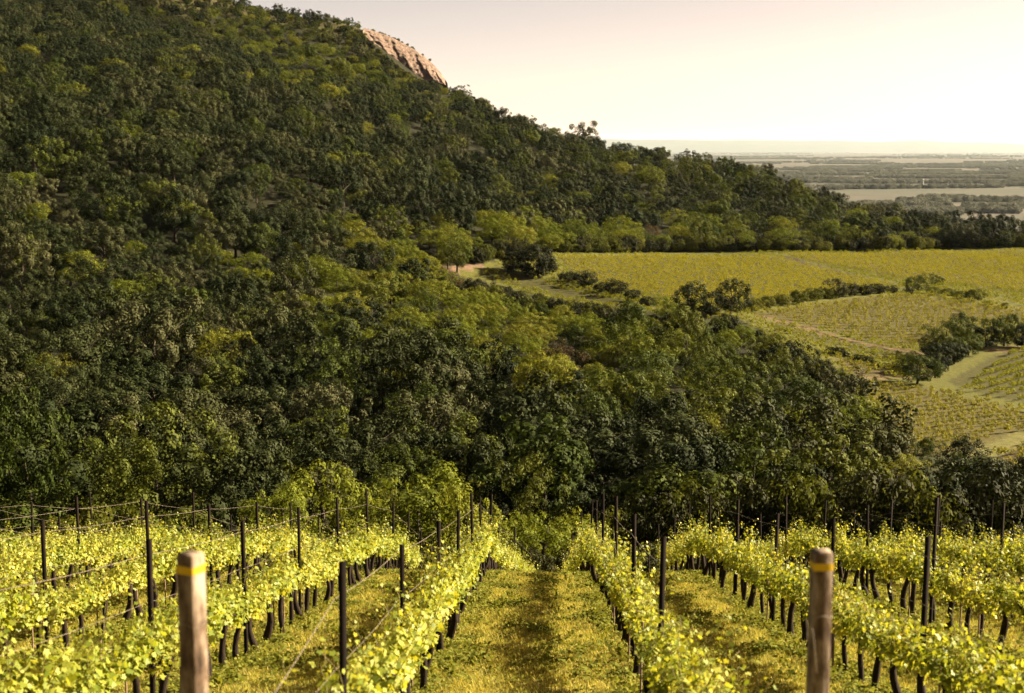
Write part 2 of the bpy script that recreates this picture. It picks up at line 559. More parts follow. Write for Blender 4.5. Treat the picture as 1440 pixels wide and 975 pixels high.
for (u0, v0), (u1, v1), w, c in [((625, 381), (670, 372), 2.2, (0.26, 0.17, 0.11)), ((1062, 443), (1320, 500), 1.3, (0.19, 0.13, 0.07)), ((1095, 360), (1262, 402), 1.8, (0.10, 0.08, 0.035)),
                                 ((1215, 532), (1300, 527), 1.6, (0.22, 0.165, 0.08)), ((1378, 640), (1445, 612), 2.0, (0.18, 0.17, 0.05)), ((1390, 494), (1440, 489), 1.6, (0.25, 0.16, 0.08))]:
    a, b_ = ground_at(u0, v0), ground_at(u1, v1)
    if a is None or b_ is None:
        continue
    ab = b_[:2] - a[:2]
    t = np.clip(((gx - a[0]) * ab[0] + (gy - a[1]) * ab[1]) / (ab @ ab), 0, 1)
    dd = np.hypot(gx - a[0] - t * ab[0], gy - a[1] - t * ab[1])
    land[dd < w, :3] = c
land[:, 3] = sstep((rr - 900) / 300) * (gz < -60)
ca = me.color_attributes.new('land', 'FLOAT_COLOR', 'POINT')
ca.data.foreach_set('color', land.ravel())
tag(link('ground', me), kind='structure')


# far hills closing the plain
def hills(name, dist, depth, prof, seed):
    r_ = np.random.default_rng(seed)
    us = np.linspace(300, 2100, 120)
    hs = np.interp(us, [p[0] for p in prof], [p[1] for p in prof])
    hs = hs + 22 * np.sin(us * 0.021 + seed) + 14 * np.sin(us * 0.055) + r_.normal(0, 4, len(us))
    V = []
    for off, k in ((-depth, 0.0), (-depth * 0.5, 0.55), (0, 1.0), (depth * 0.6, 0.6), (depth, 0.0)):
        for u, h in zip(us, hs):
            g = place(u, dist + off, 0)
            V.append((g[0], g[1], -122 + (h + 122) * k))
    n = len(us)
    q = [(j * n + i, j * n + i + 1, (j + 1) * n + i + 1, (j + 1) * n + i) for j in range(4) for i in range(n - 1)]
    me = mesh_np(name, V, q, None, [M_HILL], True)
    return tag(link(name, me), kind='structure')


M_HILL = solid_mat('far_hill_woods', [(0.3, (0.035, 0.042, 0.018)), (0.7, (0.09, 0.085, 0.04))], 0.0015, 0.95)
hills('hills', 62000, 6000, [(300, 420), (900, 420), (960, 400), (1100, 330), (1240, 330), (1290, 400), (1340, 300), (1440, 170), (1700, 120), (2100, 180)], 3)
hills('hills', 80000, 6000, [(300, 520), (960, 540), (1100, 520), (1300, 420), (1440, 330), (2100, 200)], 5)

# ---------------------------------------------------------------- the pink cliff under the summit
top_px = [(513, 40), (530, 45), (548, 51), (566, 60), (584, 70), (600, 81), (613, 93), (622, 104), (628, 113)]
bot_px = [(513, 50), (530, 66), (548, 82), (566, 97), (584, 107), (600, 113), (613, 116), (622, 118), (628, 121)]
V = []
ns, ntt = 72, 26
rc = np.random.default_rng(11)
for i in range(ns):
    s = i / (ns - 1) * (len(top_px) - 1)
    k = min(int(s), len(top_px) - 2)
    f = s - k
    tu, tv = [top_px[k][q] * (1 - f) + top_px[k + 1][q] * f for q in (0, 1)]
    bu, bv = [bot_px[k][q] * (1 - f) + bot_px[k + 1][q] * f for q in (0, 1)]
    dist = 812 - 12 * (i / (ns - 1))
    bt = ray(bu, bv)
    bt = bt * ((dist - 16) / (bt @ FWD))
    tp = ray(tu, tv)
    tp = tp * ((dist + 2) / (tp @ FWD))
    for j in range(ntt):
        w = j / (ntt - 1)
        q = bt * (1 - w) + tp * w
        bed = math.sin((i * 0.42 - j * 0.9)) * 0.3 + math.sin(i * 0.37 + 0.25 * j) * 0.8 + math.sin(i * 1.1 + j * 0.4) * 0.35 + rc.normal(0, 0.35)
        q = q - np.array([0.2, 1.0, 0]) * (3.5 * math.sin(w * math.pi * 0.8) + bed * math.sin(w * math.pi) ** 0.5)
        V.append(q)
    for back_d, drop in ((8, 1.5), (22, 14), (24, 40)):
        V.append(tp + np.array([0, back_d, -drop]))
rows_ = ntt + 3
q = [(i * rows_ + j, (i + 1) * rows_ + j, (i + 1) * rows_ + j + 1, i * rows_ + j + 1) for i in range(ns - 1) for j in range(rows_ - 1)]
V = np.array(V)
org = V.mean(0)
cliff = link('cliff', mesh_np('cliff', V - org, q, None, [M_ROCK], False), loc=org)
tag(cliff, kind='structure')


# ---------------------------------------------------------------- foliage builders
def leaf_quads(P, N, size, r_, ratio=0.62, fold=0.18):
    """One small pointed, slightly folded leaf spray per point P with normal N."""
    n = len(P)
    t = r_.normal(size=(n, 3))
    t -= (t * N).sum(1, keepdims=True) * N
    t /= np.linalg.norm(t, axis=1, keepdims=True) + 1e-9
    bt = np.cross(N, t)
    s = size[:, None]
    a = P - t * s * 0.55
    c = P + t * s * 0.55
    b_ = P + bt * s * 0.5 * ratio * 1.2 + N * s * fold
    d = P - bt * s * 0.5 * ratio * 1.2 + N * s * fold
    V = np.stack([a, b_, c, d], 1).reshape(-1, 3)
    return V, np.arange(n * 4).reshape(n, 4)


def crown(name, seed, rad, cz, n_puff, n_leaf, puff_r, leaf, mat, low=-0.45, gap=0.0, flat=1.0, lobes=7):
    """A crown: leaf clumps spread through a lobed, uneven volume, with gaps between."""
    r_ = np.random.default_rng(seed)
    rad = np.array(rad, float)
    L = r_.normal(size=(lobes, 3))
    L /= np.linalg.norm(L, axis=1, keepdims=True)
    L[:, 2] = np.abs(L[:, 2]) * 0.8 - 0.1
    Lr = r_.uniform(0.16, 0.40, lobes)
    Ps, Ns, Ss = [], [], []
    made = 0
    while made < n_puff:
        d = r_.normal(size=3)
        d /= np.linalg.norm(d)
        if d[2] < low:
            continue
        bulge = 0.72 + sum(Lr[k] * max(0.0, (d @ L[k] - 0.55) / 0.45) for k in range(lobes))
        if gap and r_.random() < gap * (0.5 + 0.5 * math.sin(d[0] * 5 + seed) * math.sin(d[1] * 6)):
            continue
        depth = r_.choice([1.0, 0.78, 0.5], p=[0.72, 0.2, 0.08])
        c = d * rad * bulge * depth * r_.uniform(0.84, 1.12)
        pr = puff_r * r_.uniform(0.6, 1.35)
        k = int(n_leaf * (pr / puff_r) ** 2)
        e = r_.normal(size=(k, 3))
        e /= np.linalg.norm(e, axis=1, keepdims=True)
        keep = (e @ d > -0.5)
        e = e[keep]
        rr_ = r_.uniform(0.55, 1.0, (len(e), 1)) ** 0.5
        sq = np.array([1, 1, flat])
        Ps.append(c + e * rr_ * pr * sq)
        nn = e * 1.0 + d * 0.2 + r_.normal(0, 0.17, e.shape)
        Ns.append(nn / np.linalg.norm(nn, axis=1, keepdims=True))
        Ss.append(leaf * r_.uniform(0.6, 1.35, len(e)))
        made += 1
    P = np.concatenate(Ps)
    P[:, 2] += cz
    P[:, 2] = np.maximum(P[:, 2], 0.05)
    Vv, Q = leaf_quads(P, np.concatenate(Ns), np.concatenate(Ss), r_, 0.7, 0.08)
    return mesh_np(name, Vv, Q, None, [mat])


def tube(paths, sides=6):
    """paths: list of (points, radii) -> one mesh's verts and quads."""
    V, Q = [], []
    base = 0
    for pts, rad in paths:
        pts = np.asarray(pts, float)
        n = len(pts)
        tan = np.gradient(pts, axis=0)
        tan /= np.linalg.norm(tan, axis=1, keepdims=True) + 1e-9
        ref = np.array([0.31, 0.77, 0.55])
        if abs(tan[0] @ ref) > 0.9:
            ref = np.array([1.0, 0, 0])
        for i in range(n):
            a = np.cross(tan[i], ref)
            a /= np.linalg.norm(a) + 1e-9
            b_ = np.cross(tan[i], a)
            for k in range(sides):
                an = 2 * math.pi * k / sides
                V.append(pts[i] + (a * math.cos(an) + b_ * math.sin(an)) * rad[i])
        for i in range(n - 1):
            for k in range(sides):
                k2 = (k + 1) % sides
                Q.append((base + i * sides + k, base + i * sides + k2, base + (i + 1) * sides + k2, base + (i + 1) * sides + k))
        Q.append(tuple(base + (n - 1) * sides + k for k in (0, 1, 2, 3)))
        base += n * sides
    return np.array(V), Q


def trunk_mesh(name, seed, h, r0, spread, n_limb=6):
    r_ = np.random.default_rng(seed)
    pts = np.array([[0.12 * math.sin(k * 1.3 + seed) * k / 5, 0.12 * math.cos(k * 1.7 + seed) * k / 5, -0.6 + (h + 0.6) * k / 6] for k in range(7)])
    paths = [(pts, np.linspace(r0 * 1.25, r0 * 0.35, 7))]
    for k in range(n_limb):
        a = 2 * math.pi * (k + r_.random() * 0.7) / n_limb
        z0 = h * r_.uniform(0.30, 0.75)
        s = np.array([np.interp(z0, pts[:, 2], pts[:, 0]), np.interp(z0, pts[:, 2], pts[:, 1]), z0])
        ln = spread * r_.uniform(0.55, 0.95)
        e = s + np.array([math.cos(a) * ln, math.sin(a) * ln, ln * r_.uniform(0.5, 1.1)])
        mid = (s + e) / 2 + np.array([0, 0, 0.12 * ln])
        paths.append((np.array([s, (s + mid) / 2 + r_.normal(0, 0.05, 3), mid, e]), [r0 * 0.45, r0 * 0.34, r0 * 0.24, r0 * 0.08]))
    V, Q = tube(paths, 6)
    return mesh_np(name, V, [q for q in Q], None, [M_BARK], True)


OAK = []
for i in range(12):                                                             # broad, narrow, coarse and fine crowns
    q = np.random.default_rng(90 + i)
    w_, h_ = q.uniform(3.0, 3.9), q.uniform(2.7, 4.0)
    pr_ = q.uniform(0.5, 0.95)
    OAK.append(crown('oak_crown', 100 + i, (w_, w_ * q.uniform(0.85, 1.1), h_), 0.9 + h_, int(64 * (0.66 / pr_) ** 1.5), int(150 * (pr_ / 0.66) ** 1.6), pr_, q.uniform(0.17, 0.22), M_OAK, low=-0.8, gap=q.uniform(0.1, 0.4), lobes=int(q.integers(5, 11))))
BRD = []
for i in range(8):
    q = np.random.default_rng(190 + i)
    w_, h_ = q.uniform(2.3, 3.2), q.uniform(2.9, 4.3)
    pr_ = q.uniform(0.42, 0.8)
    BRD.append(crown('broadleaf_crown', 200 + i, (w_, w_ * q.uniform(0.85, 1.1), h_), 0.5 + h_, int(62 * (0.6 / pr_) ** 1.5), int(140 * (pr_ / 0.6) ** 1.6), pr_, q.uniform(0.15, 0.2), M_BRD, low=-0.92, gap=q.uniform(0.1, 0.4), lobes=int(q.integers(5, 11))))
LOC = [crown('locust_crown', 300 + i, (2.9, 2.9, 2.7), 3.6, 95, 95, 0.72, 0.16, M_LOC, low=-0.9, gap=0.25, flat=0.6, lobes=9) for i in range(6)]
BUD = [crown('budding_crown', 400 + i, (2.3, 2.3, 2.6), 3.3, 80, 60, 0.55, 0.13, M_BUD, gap=0.3, lobes=8) for i in range(3)]
SHR = [crown('shrub_crown', 500 + i, (1.6, 1.6, 1.4), 1.35, 90, 110, 0.36, 0.11, M_SHR, low=-0.9, gap=0.15) for i in range(5)]
DSH = [crown('dark_shrub_crown', 600 + i, (1.7, 1.7, 1.5), 1.4, 90, 110, 0.38, 0.115, M_DSH, low=-0.9, gap=0.1) for i in range(4)]
YNG = [crown('young_crown', 560 + i, (2.0, 2.0, 2.3), 3.0, 80, 130, 0.40, 0.11, M_YNG, low=-0.92, gap=0.25, lobes=10) for i in range(4)]
BSH = [crown('bushy_crown', 580 + i, (2.6, 2.6, 2.9), 2.9, 85, 130, 0.56, 0.16, M_OAK if i % 2 else M_BRD, low=-0.97, gap=0.15, lobes=9) for i in range(6)]
T_OAK = [trunk_mesh('oak_trunk', 700 + i, 4.6, 0.26, 3.0, 7) for i in range(3)]
T_LOC = [trunk_mesh('locust_trunk', 710 + i, 4.4, 0.16, 2.3, 6) for i in range(3)]
T_SHR = [trunk_mesh('shrub_trunk', 720 + i, 1.3, 0.06, 1.0, 6) for i in range(3)]
KINDS = {  # kind: crowns, trunks, crown radius, full height
    'oak_tree': (OAK, T_OAK, 3.6, 7.6), 'broadleaf_tree': (BRD, T_LOC, 3.0, 7.7), 'locust_tree': (LOC, T_LOC, 3.1, 6.6), 'budding_tree': (BUD, T_LOC, 2.4, 6.0),
    'bushy_tree': (BSH, T_LOC, 2.7, 6.0), 'young_tree': (YNG, T_LOC, 2.1, 5.5), 'shrub': (SHR, T_SHR, 1.6, 2.9), 'dark_shrub': (DSH, T_SHR, 1.7, 3.0)}


def plant(kind, x, y, scl, label, cat, group, rz=None, sink=0.15):
    cr, trk, _, _ = KINDS[kind]
    z = hz(x, y) - sink
    if np.isscalar(scl):
        scl = (scl, scl, scl)
    o = empty(kind, (x, y, z), random.uniform(0, 6.28) if rz is None else rz, scl)
    tag(o, label, cat, group)
    link('trunk', random.choice(trk), o)
    link('crown', random.choice(cr), o)
    return o


# ---------------------------------------------------------------- scattering helper for what nobody could count
def scatter(name, P, variant, rz, scl, protos, label=None, cat=None):
    me = bpy.data.meshes.new(name)
    n = len(P)
    me.vertices.add(n)
    me.vertices.foreach_set('co', np.asarray(P, np.float32).ravel())
    a = me.attributes.new('variant', 'INT', 'POINT')
    a.data.foreach_set('value', np.asarray(variant, np.int32))
    a = me.attributes.new('turn', 'FLOAT_VECTOR', 'POINT')
    a.data.foreach_set('vector', np.c_[np.zeros(n), np.zeros(n), rz].astype(np.float32).ravel())
    a = me.attributes.new('size', 'FLOAT_VECTOR', 'POINT')
    a.data.foreach_set('vector', np.asarray(scl, np.float32).ravel())
    col = bpy.data.collections.new(name + '_kinds')
    for i, (pm) in enumerate(protos):
        po = bpy.data.objects.new('%s_kind_%03d' % (name, i), pm)
        col.objects.link(po)
    ng = bpy.data.node_groups.new(name + '_scatter', 'GeometryNodeTree')
    ng.interface.new_socket('Geometry', in_out='INPUT', socket_type='NodeSocketGeometry')
    ng.interface.new_socket('Geometry', in_out='OUTPUT', socket_type='NodeSocketGeometry')
    gi, go = ng.nodes.new('NodeGroupInput'), ng.nodes.new('NodeGroupOutput')
    ci = ng.nodes.new('GeometryNodeCollectionInfo')
    ci.inputs['Collection'].default_value = col
    ci.inputs['Separate Children'].default_value = True
    ci.inputs['Reset Children'].default_value = True
    ip = ng.nodes.new('GeometryNodeInstanceOnPoints')
    ip.inputs['Pick Instance'].default_value = True

    def named(nm, typ):
        k = ng.nodes.new('GeometryNodeInputNamedAttribute')
        k.data_type = typ
        k.inputs[0].default_value = nm
        return k.outputs[0]
    er = ng.nodes.new('FunctionNodeEulerToRotation')
    ng.links.new(named('turn', 'FLOAT_VECTOR'), er.inputs[0])
    ng.links.new(gi.outputs[0], ip.inputs['Points'])
    ng.links.new(ci.outputs[0], ip.inputs['Instance'])
    ng.links.new(named('variant', 'INT'), ip.inputs['Instance Index'])
    ng.links.new(er.outputs[0], ip.inputs['Rotation'])
    ng.links.new(named('size', 'FLOAT_VECTOR'), ip.inputs['Scale'])
    ng.links.new(ip.outputs[0], go.inputs[0])
    o = link(name, me)
    md = o.modifiers.new('scatter', 'NODES')
    md.node_group = ng
    tag(o, label, cat, None, 'stuff')
    return o


# ---------------------------------------------------------------- woodland on the hill
HAND = []      # trees placed by hand, so that the wood keeps clear of them: (x, y, radius)


def hand_tree(kind, u, d, w_px, h_px, label, cat='tree', group=None, z=None):
    """One tree of w_px by h_px photo pixels whose foot stands in column u at distance d."""
    g = place(u, d, -20 if z is None else z)
    g = place(u, d, hz(g[0], g[1]))
    dep = g @ FWD
    _, _, cr, ht = KINDS[kind]
    sx = w_px * dep / FPX / 2 / cr
    sz = h_px * dep / FPX / ht
    HAND.append((g[0], g[1], w_px * dep / FPX / 2))
    return plant(kind, g[0], g[1], (sx, sx, sz), label, cat, group)


def hand_top(kind, u, d, w_px, v_top, label, cat='tree', group=None):
    """Like hand_tree, but the top of the tree meets photo row v_top."""
    g = place(u, d, -20)
    g = place(u, d, hz(g[0], g[1]))
    return hand_tree(kind, u, d, w_px, project(g)[1] - v_top, label, cat, group)


def hand_at(kind, u, v, w_px, h_px, label, cat='tree', group=None):
    g = ground_at(u, v)
    if g is None:
        return None
    dep = g @ FWD
    _, _, cr, ht = KINDS[kind]
    sx = w_px * dep / FPX / 2 / cr
    sz = h_px * dep / FPX / ht
    HAND.append((g[0], g[1], w_px * dep / FPX / 2))
    return plant(kind, g[0], g[1], (sx, sx, sz), label, cat, group)


G_HEDGE, G_CLUMP, G_FOOT, G_RIDGE, G_EDGE = 'bushes of the hedge between the vine parcels', 'trees of the dark clump among the parcels', 'young trees at the foot of the wood behind the vines', 'trees standing up on the ridge line', 'trees along the lower edge of the parcels'
# at the foot of the wood
hand_top('broadleaf_tree', 222, 114, 185, 573, 'tall olive-green tree with visible limbs, largest crown just behind the vine posts', group=G_FOOT)
hand_top('broadleaf_tree', 45, 118, 110, 540, 'tall dark narrow tree at the far left edge behind the vines', group=G_FOOT)
hand_top('young_tree', 455, 74, 150, 648, 'bright green young tree, rounded, above the peaked wires', group=G_FOOT)
hand_top('young_tree', 398, 70, 105, 672, 'small bright green bush left of the rounded young tree', 'bush', G_FOOT)
hand_top('shrub', 520, 80, 115, 676, 'low green bush between the two bright young trees', 'bush', G_FOOT)
hand_top('young_tree', 590, 72, 175, 658, 'bright yellow-green spreading young tree above the nearest left post row', group=G_FOOT)
hand_top('young_tree', 655, 70, 105, 672, 'light green young tree leaning over the end of the aisle row', group=G_FOOT)
hand_top('shrub', 100, 66, 140, 704, 'low bright bush behind the wires at the far left', 'bush', G_FOOT)
hand_top('shrub', 175, 72, 110, 700, 'bright bush behind the tall thin post at the left', 'bush', G_FOOT)
hand_top('shrub', 270, 66, 130, 706, 'low bright bush right of the tall olive tree foot', 'bush', G_FOOT)
hand_top('young_tree', 765, 63, 125, 704, 'broad green bush closing the end of the grass aisle', 'bush', G_FOOT)
hand_top('young_tree', 722, 66, 90, 716, 'green bush at the left corner of the aisle end', 'bush', G_FOOT)
hand_top('young_tree', 812, 68, 90, 712, 'green bush at the right corner of the aisle end', 'bush', G_FOOT)
hand_top('dark_shrub', 752, 57, 62, 772, 'low dark bush along the lip of the grass aisle', 'bush', G_FOOT)
hand_top('dark_shrub', 790, 58, 50, 770, 'second low dark bush along the lip of the aisle, beside the right row', 'bush', G_FOOT)
hand_top('broadleaf_tree', 765, 118, 90, 640, 'olive-green tree rising straight above the end of the aisle', group=G_FOOT)
for u, w, h, k, txt in ((860, 70, 706, 'shrub', 'low green bush behind the first right vine row'), (905, 80, 692, 'dark_shrub', 'dull green bush behind the second right vine row'),
                        (985, 85, 674, 'shrub', 'green bush left of the tall straight post group'), (1060, 90, 662, 'dark_shrub', 'dark rounded bush behind the middle of the right vines'),
                        (1130, 80, 656, 'shrub', 'olive bush above the right concrete post'), (1215, 100, 656, 'dark_shrub', 'broad dark bush right of the concrete post'),
                        (1290, 100, 650, 'shrub', 'rounded olive bush left of the tallest right post'), (1375, 100, 656, 'dark_shrub', 'dark bush right of the tallest right post'),
                        (1425, 70, 690, 'shrub', 'olive bush at the far right edge behind the vines')):
    hand_top(k, u, 84, w * 1.55, h, txt, 'bush', G_FOOT)
# on the ridge
hand_tree('broadleaf_tree', 735, 722, 20, 26, 'small pointed tree poking up on the ridge line', group=G_RIDGE)
hand_tree('broadleaf_tree', 780, 698, 26, 24, 'small rounded tree on the ridge left of the big crowned one', group=G_RIDGE)
hand_tree('oak_tree', 818, 676, 42, 40, 'largest broad tree standing up on the ridge line', group=G_RIDGE)
hand_tree('oak_tree', 872, 664, 34, 30, 'wide low tree on the ridge right of the bare snag', group=G_RIDGE)
hand_tree('oak_tree', 920, 650, 34, 28, 'dark tree on the ridge where the plain first shows', group=G_RIDGE)
hand_tree('oak_tree', 1075, 606, 40, 34, 'dark round tree on the falling ridge before the plain', group=G_RIDGE)
hand_tree('oak_tree', 1166, 584, 42, 34, 'round lone tree silhouetted on the falling ridge against the strip fields', group=G_RIDGE)
# among the parcels
hand_at('dark_shrub', 756, 390, 62, 46, 'large dark thicket at the corner of the broad bright parcel', 'bush', G_HEDGE)
hand_at('dark_shrub', 722, 383, 40, 30, 'dark bush beside the bare earth at the wood corner', 'bush', G_HEDGE)
for i, (u, v, w, h) in enumerate([(800, 397, 26, 16), (822, 404, 36, 24), (845, 411, 26, 15), (866, 416, 34, 24), (888, 424, 28, 17), (908, 431, 24, 15)]):
    hand_at('dark_shrub', u, v, w, h, '%s bush from the thicket down the dark slanting hedge' % ordinal(i + 1), 'bush', G_HEDGE)
hand_at('locust_tree', 936, 455, 36, 38, 'pale yellow-green tree at the foot of the slanting hedge', group=G_EDGE)
hand_at('bushy_tree', 968, 446, 52, 50, 'brown-green tree, left one of the trio at the parcel corner', group=G_EDGE)
hand_at('bushy_tree', 1000, 444, 36, 36, 'dark tree in the middle of the trio at the parcel corner', group=G_EDGE)
hand_at('bushy_tree', 1028, 442, 48, 54, 'tall green tree, right one of the trio at the parcel corner', group=G_EDGE)
for i, (u, v, w, h) in enumerate([(1058, 437, 26, 20), (1078, 433, 28, 18), (1100, 430, 26, 18), (1122, 427, 26, 20), (1146, 422, 28, 19), (1164, 420, 22, 16)]):
    hand_at('shrub', u, v, w, h, '%s small bush from the trio along the ragged hedge' % ordinal(i + 1), 'bush', G_HEDGE)
hand_at('bushy_tree', 1180, 419, 32, 30, 'dark little tree standing highest in the ragged hedge', group=G_HEDGE)
for i, (u, v, w, h) in enumerate([(1198, 417, 20, 20), (1216, 415, 24, 16), (1236, 413, 22, 15), (1254, 412, 18, 11)]):
    hand_at('dark_shrub', u, v, w, h, '%s bush after the dark little tree in the ragged hedge' % ordinal(i + 1), 'bush', G_HEDGE)
hand_at('bushy_tree', 1291, 411, 30, 26, 'round green tree where the ragged hedge meets the golden parcel', group=G_HEDGE)
hand_at('bushy_tree', 1316, 402, 18, 17, 'smaller round tree beside the mown patch of the golden parcel', group=G_HEDGE)
hand_at('dark_shrub', 1279, 415, 13, 11, 'tiny dark bush at the tip of the brownish parcel', 'bush', G_HEDGE)
for i, (u, v, w, h) in enumerate([(1312, 413, 24, 11), (1332, 416, 24, 12), (1350, 420, 22, 12), (1369, 424, 26, 20), (1390, 429, 14, 7), (1412, 434, 12, 10)]):
    hand_at('shrub', u, v, w, h, '%s bush from the left in the low hedge under the golden parcel' % ordinal(i + 1), 'bush', G_HEDGE)
for k, u, v, w, h, txt in [('bushy_tree', 1355, 478, 44, 38, 'dark round tree at the back of the clump'), ('bushy_tree', 1330, 503, 62, 52, 'biggest tree of the clump, lit on its right side'),
                           ('bushy_tree', 1362, 500, 44, 34, 'olive bushy tree in the middle of the clump'), ('bushy_tree', 1386, 488, 40, 34, 'dark round tree right of the clump gap'),
                           ('bushy_tree', 1412, 487, 46, 50, 'tallest dark tree at the right end of the clump'), ('bushy_tree', 1438, 489, 40, 36, 'dark tree cut by the right edge beside the clump'),
                           ('bushy_tree', 1290, 540, 58, 46, 'dark dome-shaped tree at the low end of the clump'), ('bushy_tree', 1318, 524, 48, 44, 'olive tree beside the grass track in the clump'),
                           ('bushy_tree', 1342, 512, 44, 36, 'small olive tree hugging the biggest tree of the clump')]:
    hand_at(k, u, v, w, h, txt, 'tree', G_CLUMP)
for i in range(11):
    t = i / 10
    hand_at('dark_shrub', 1168 + 108 * t, 496 + 30 * t, 16 + 5 * math.sin(i * 2.1), 9 + 3 * math.sin(i * 1.7), '%s dark bush from the left in the low hedge below the green strip' % ordinal(i + 1), 'bush', G_HEDGE)
hand_at('bushy_tree', 1352, 668, 56, 56, 'dark tree at the corner of the pale parcel near the wood', group=G_EDGE)
hand_at('bushy_tree', 1200, 572, 46, 50, 'dark tree at the left tip of the pale sloping parcel', group=G_EDGE)

# blossoming bush and brown trees
KINDS['blossoming_bush'] = ([crown('blossoming_crown', 900, (1.6, 1.6, 1.3), 1.3, 80, 60, 0.4, 0.16, M_YEL, low=-0.9)], T_SHR, 1.6, 2.8)
hand_tree('blossoming_bush', 1010, 484, 20, 18, 'pale yellow blossoming bush in the wood above the broad parcel', 'bush')
hand_tree('blossoming_bush', 1020, 470, 16, 12, 'smaller pale yellow blossoming bush just below the other', 'bush')

# bare snag on the ridge
paths = []
sn = [np.array([0, 0, 0.0]), np.array([0.3, 0, 4.0]), np.array([-0.3, 0, 7.5]), np.array([-1.3, 0, 10.5])]
paths.append((np.array(sn), [0.35, 0.28, 0.2, 0.08]))
paths.append((np.array([[0.1, 0, 5.5], [0.9, 0.2, 7.5], [1.1, 0.2, 9.4]]), [0.18, 0.13, 0.05]))
Vt, Qt = tube(paths, 6)
g = place(848, 668, 0)
dead = link('dead_tree', mesh_np('dead_tree', Vt, Qt, None, [M_BARK], True), loc=(g[0], g[1], hz(g[0], g[1]) - 0.3))
tag(dead, 'bare leafless snag sticking up from the ridge line', 'tree')

# the wood itself
STEP = 7.0
us_, ds_ = np.meshgrid(np.arange(-420, 430) * STEP, np.arange(18, 235) * STEP * 0.9)
tx = us_ + (np.arange(us_.shape[0]) % 2)[:, None] * STEP / 2
tx = (tx + rng.uniform(-0.42, 0.42, tx.shape) * STEP).ravel()
ty = (ds_ + rng.uniform(-0.42, 0.42, ds_.shape) * STEP).ravel()
ok = (np.abs(tx) < ty * 0.52 + 20) & (ty > 92)
tx, ty = tx[ok], ty[ok]
tz = height(tx, ty)
size = rng.choice([0.6, 0.85, 1.05, 1.25, 1.5], len(tx), p=[0.12, 0.24, 0.28, 0.24, 0.12]) * rng.uniform(0.93, 1.07, len(tx))
dist = np.hypot(tx, ty)
size *= np.where(dist < 260, 1.05, 1.0) * np.interp(dist, [100, 700, 900], [1.0, 0.92, 0.8])
bu, bv, dep = project(np.c_[tx, ty, tz])
tu, tv, _ = project(np.c_[tx, ty, tz + 7.0 * size])
mu, mv, _ = project(np.c_[tx, ty, tz + 3.5 * size])
side = 3.0 * size / dep * FPX
UPPER = OPEN_PX[1:8]
behind_open = (bv < np.interp(bu, [p_[0] for p_ in UPPER], [p_[1] for p_ in UPPER])) & (bu > 650)
base_in = in_poly(OPEN_PX, bu, bv)
fit = np.zeros(len(tx))
for f_ in (0.30, 0.4, 0.5, 0.62, 0.75, 0.88, 1.0):                              # shorter growth where a full tree would hide the parcels
    a1, a2, _ = project(np.c_[tx, ty, tz + 7.2 * size * f_])
    okf = ~(in_poly(OPEN_PX, a1, a2) | in_poly(OPEN_PX, a1 + side * f_ * 0.7, a2 + side * f_ * 0.5))
    fit = np.where(okf & ((fit > 0) | (f_ == 0.30)), f_, fit)
fit = np.where(behind_open, 1.0, fit)
clear = ~base_in & (fit > 0)
size = size * np.where(fit > 0, fit, 1.0)
clear |= (dist > 520)
for hx, hy, hr in HAND:
    clear &= np.hypot(tx - hx, ty - hy) > hr * 0.8 + 1.2
seenable = (bu > -330) & (bu < 1760) & (tv < 775)
# beyond the ridge nothing is in view
ridge_d = np.interp(bu, [-400, 300, 520, 620, 700, 800, 1000, 1200, 1440, 1800], [1150, 900, 850, 835, 765, 705, 650, 600, 565, 565])
summit_grass = (bv < np.interp(bu, [225, 345, 430, 540], [14, 14, 30, 44])) & (bu > 225) & (bu < 540) & (dist > 640)
thin = np.where((bv < np.interp(bu, [300, 420, 520, 640], [40, 75, 95, 118])) & (dist > 560) & (bu > 200), 1.0, 1.0)
thin = np.where(summit_grass, 0.10, thin)
gapn = np.sin(tx * 0.31 + 2.0 * np.sin(ty * 0.17)) * np.sin(ty * 0.27 + 1.5 * np.sin(tx * 0.21))
keep = clear & seenable & (dist < ridge_d) & (gapn < 0.66) & (rng.random(len(tx)) < thin * 0.97)
keep &= ~((dist > 600) & (tv < np.where((bu > 513) & (bu < 640), np.interp(bu, [p_[0] for p_ in bot_px] + [640], [p_[1] for p_ in bot_px] + [124]), -99.0)))
tx, ty, tz, size, dist, bu, bv, tu, tv, mu, mv, dep = [a[keep] for a in (tx, ty, tz, size, dist, bu, bv, tu, tv, mu, mv, dep)]


def cliff_top(u):
    return np.where((u > 513) & (u < 640), np.interp(u, [p_[0] for p_ in bot_px] + [640], [p_[1] for p_ in bot_px] + [124]), -99.0)


def blob(cu, cv, ru, rv, tilt=0.0):
    du, dv = mu - cu, mv - cv
    c, s = math.cos(R(tilt)), math.sin(R(tilt))
    a, b_ = du * c + dv * s, -du * s + dv * c
    return np.exp(-((a / ru) ** 2 + (b_ / rv) ** 2))


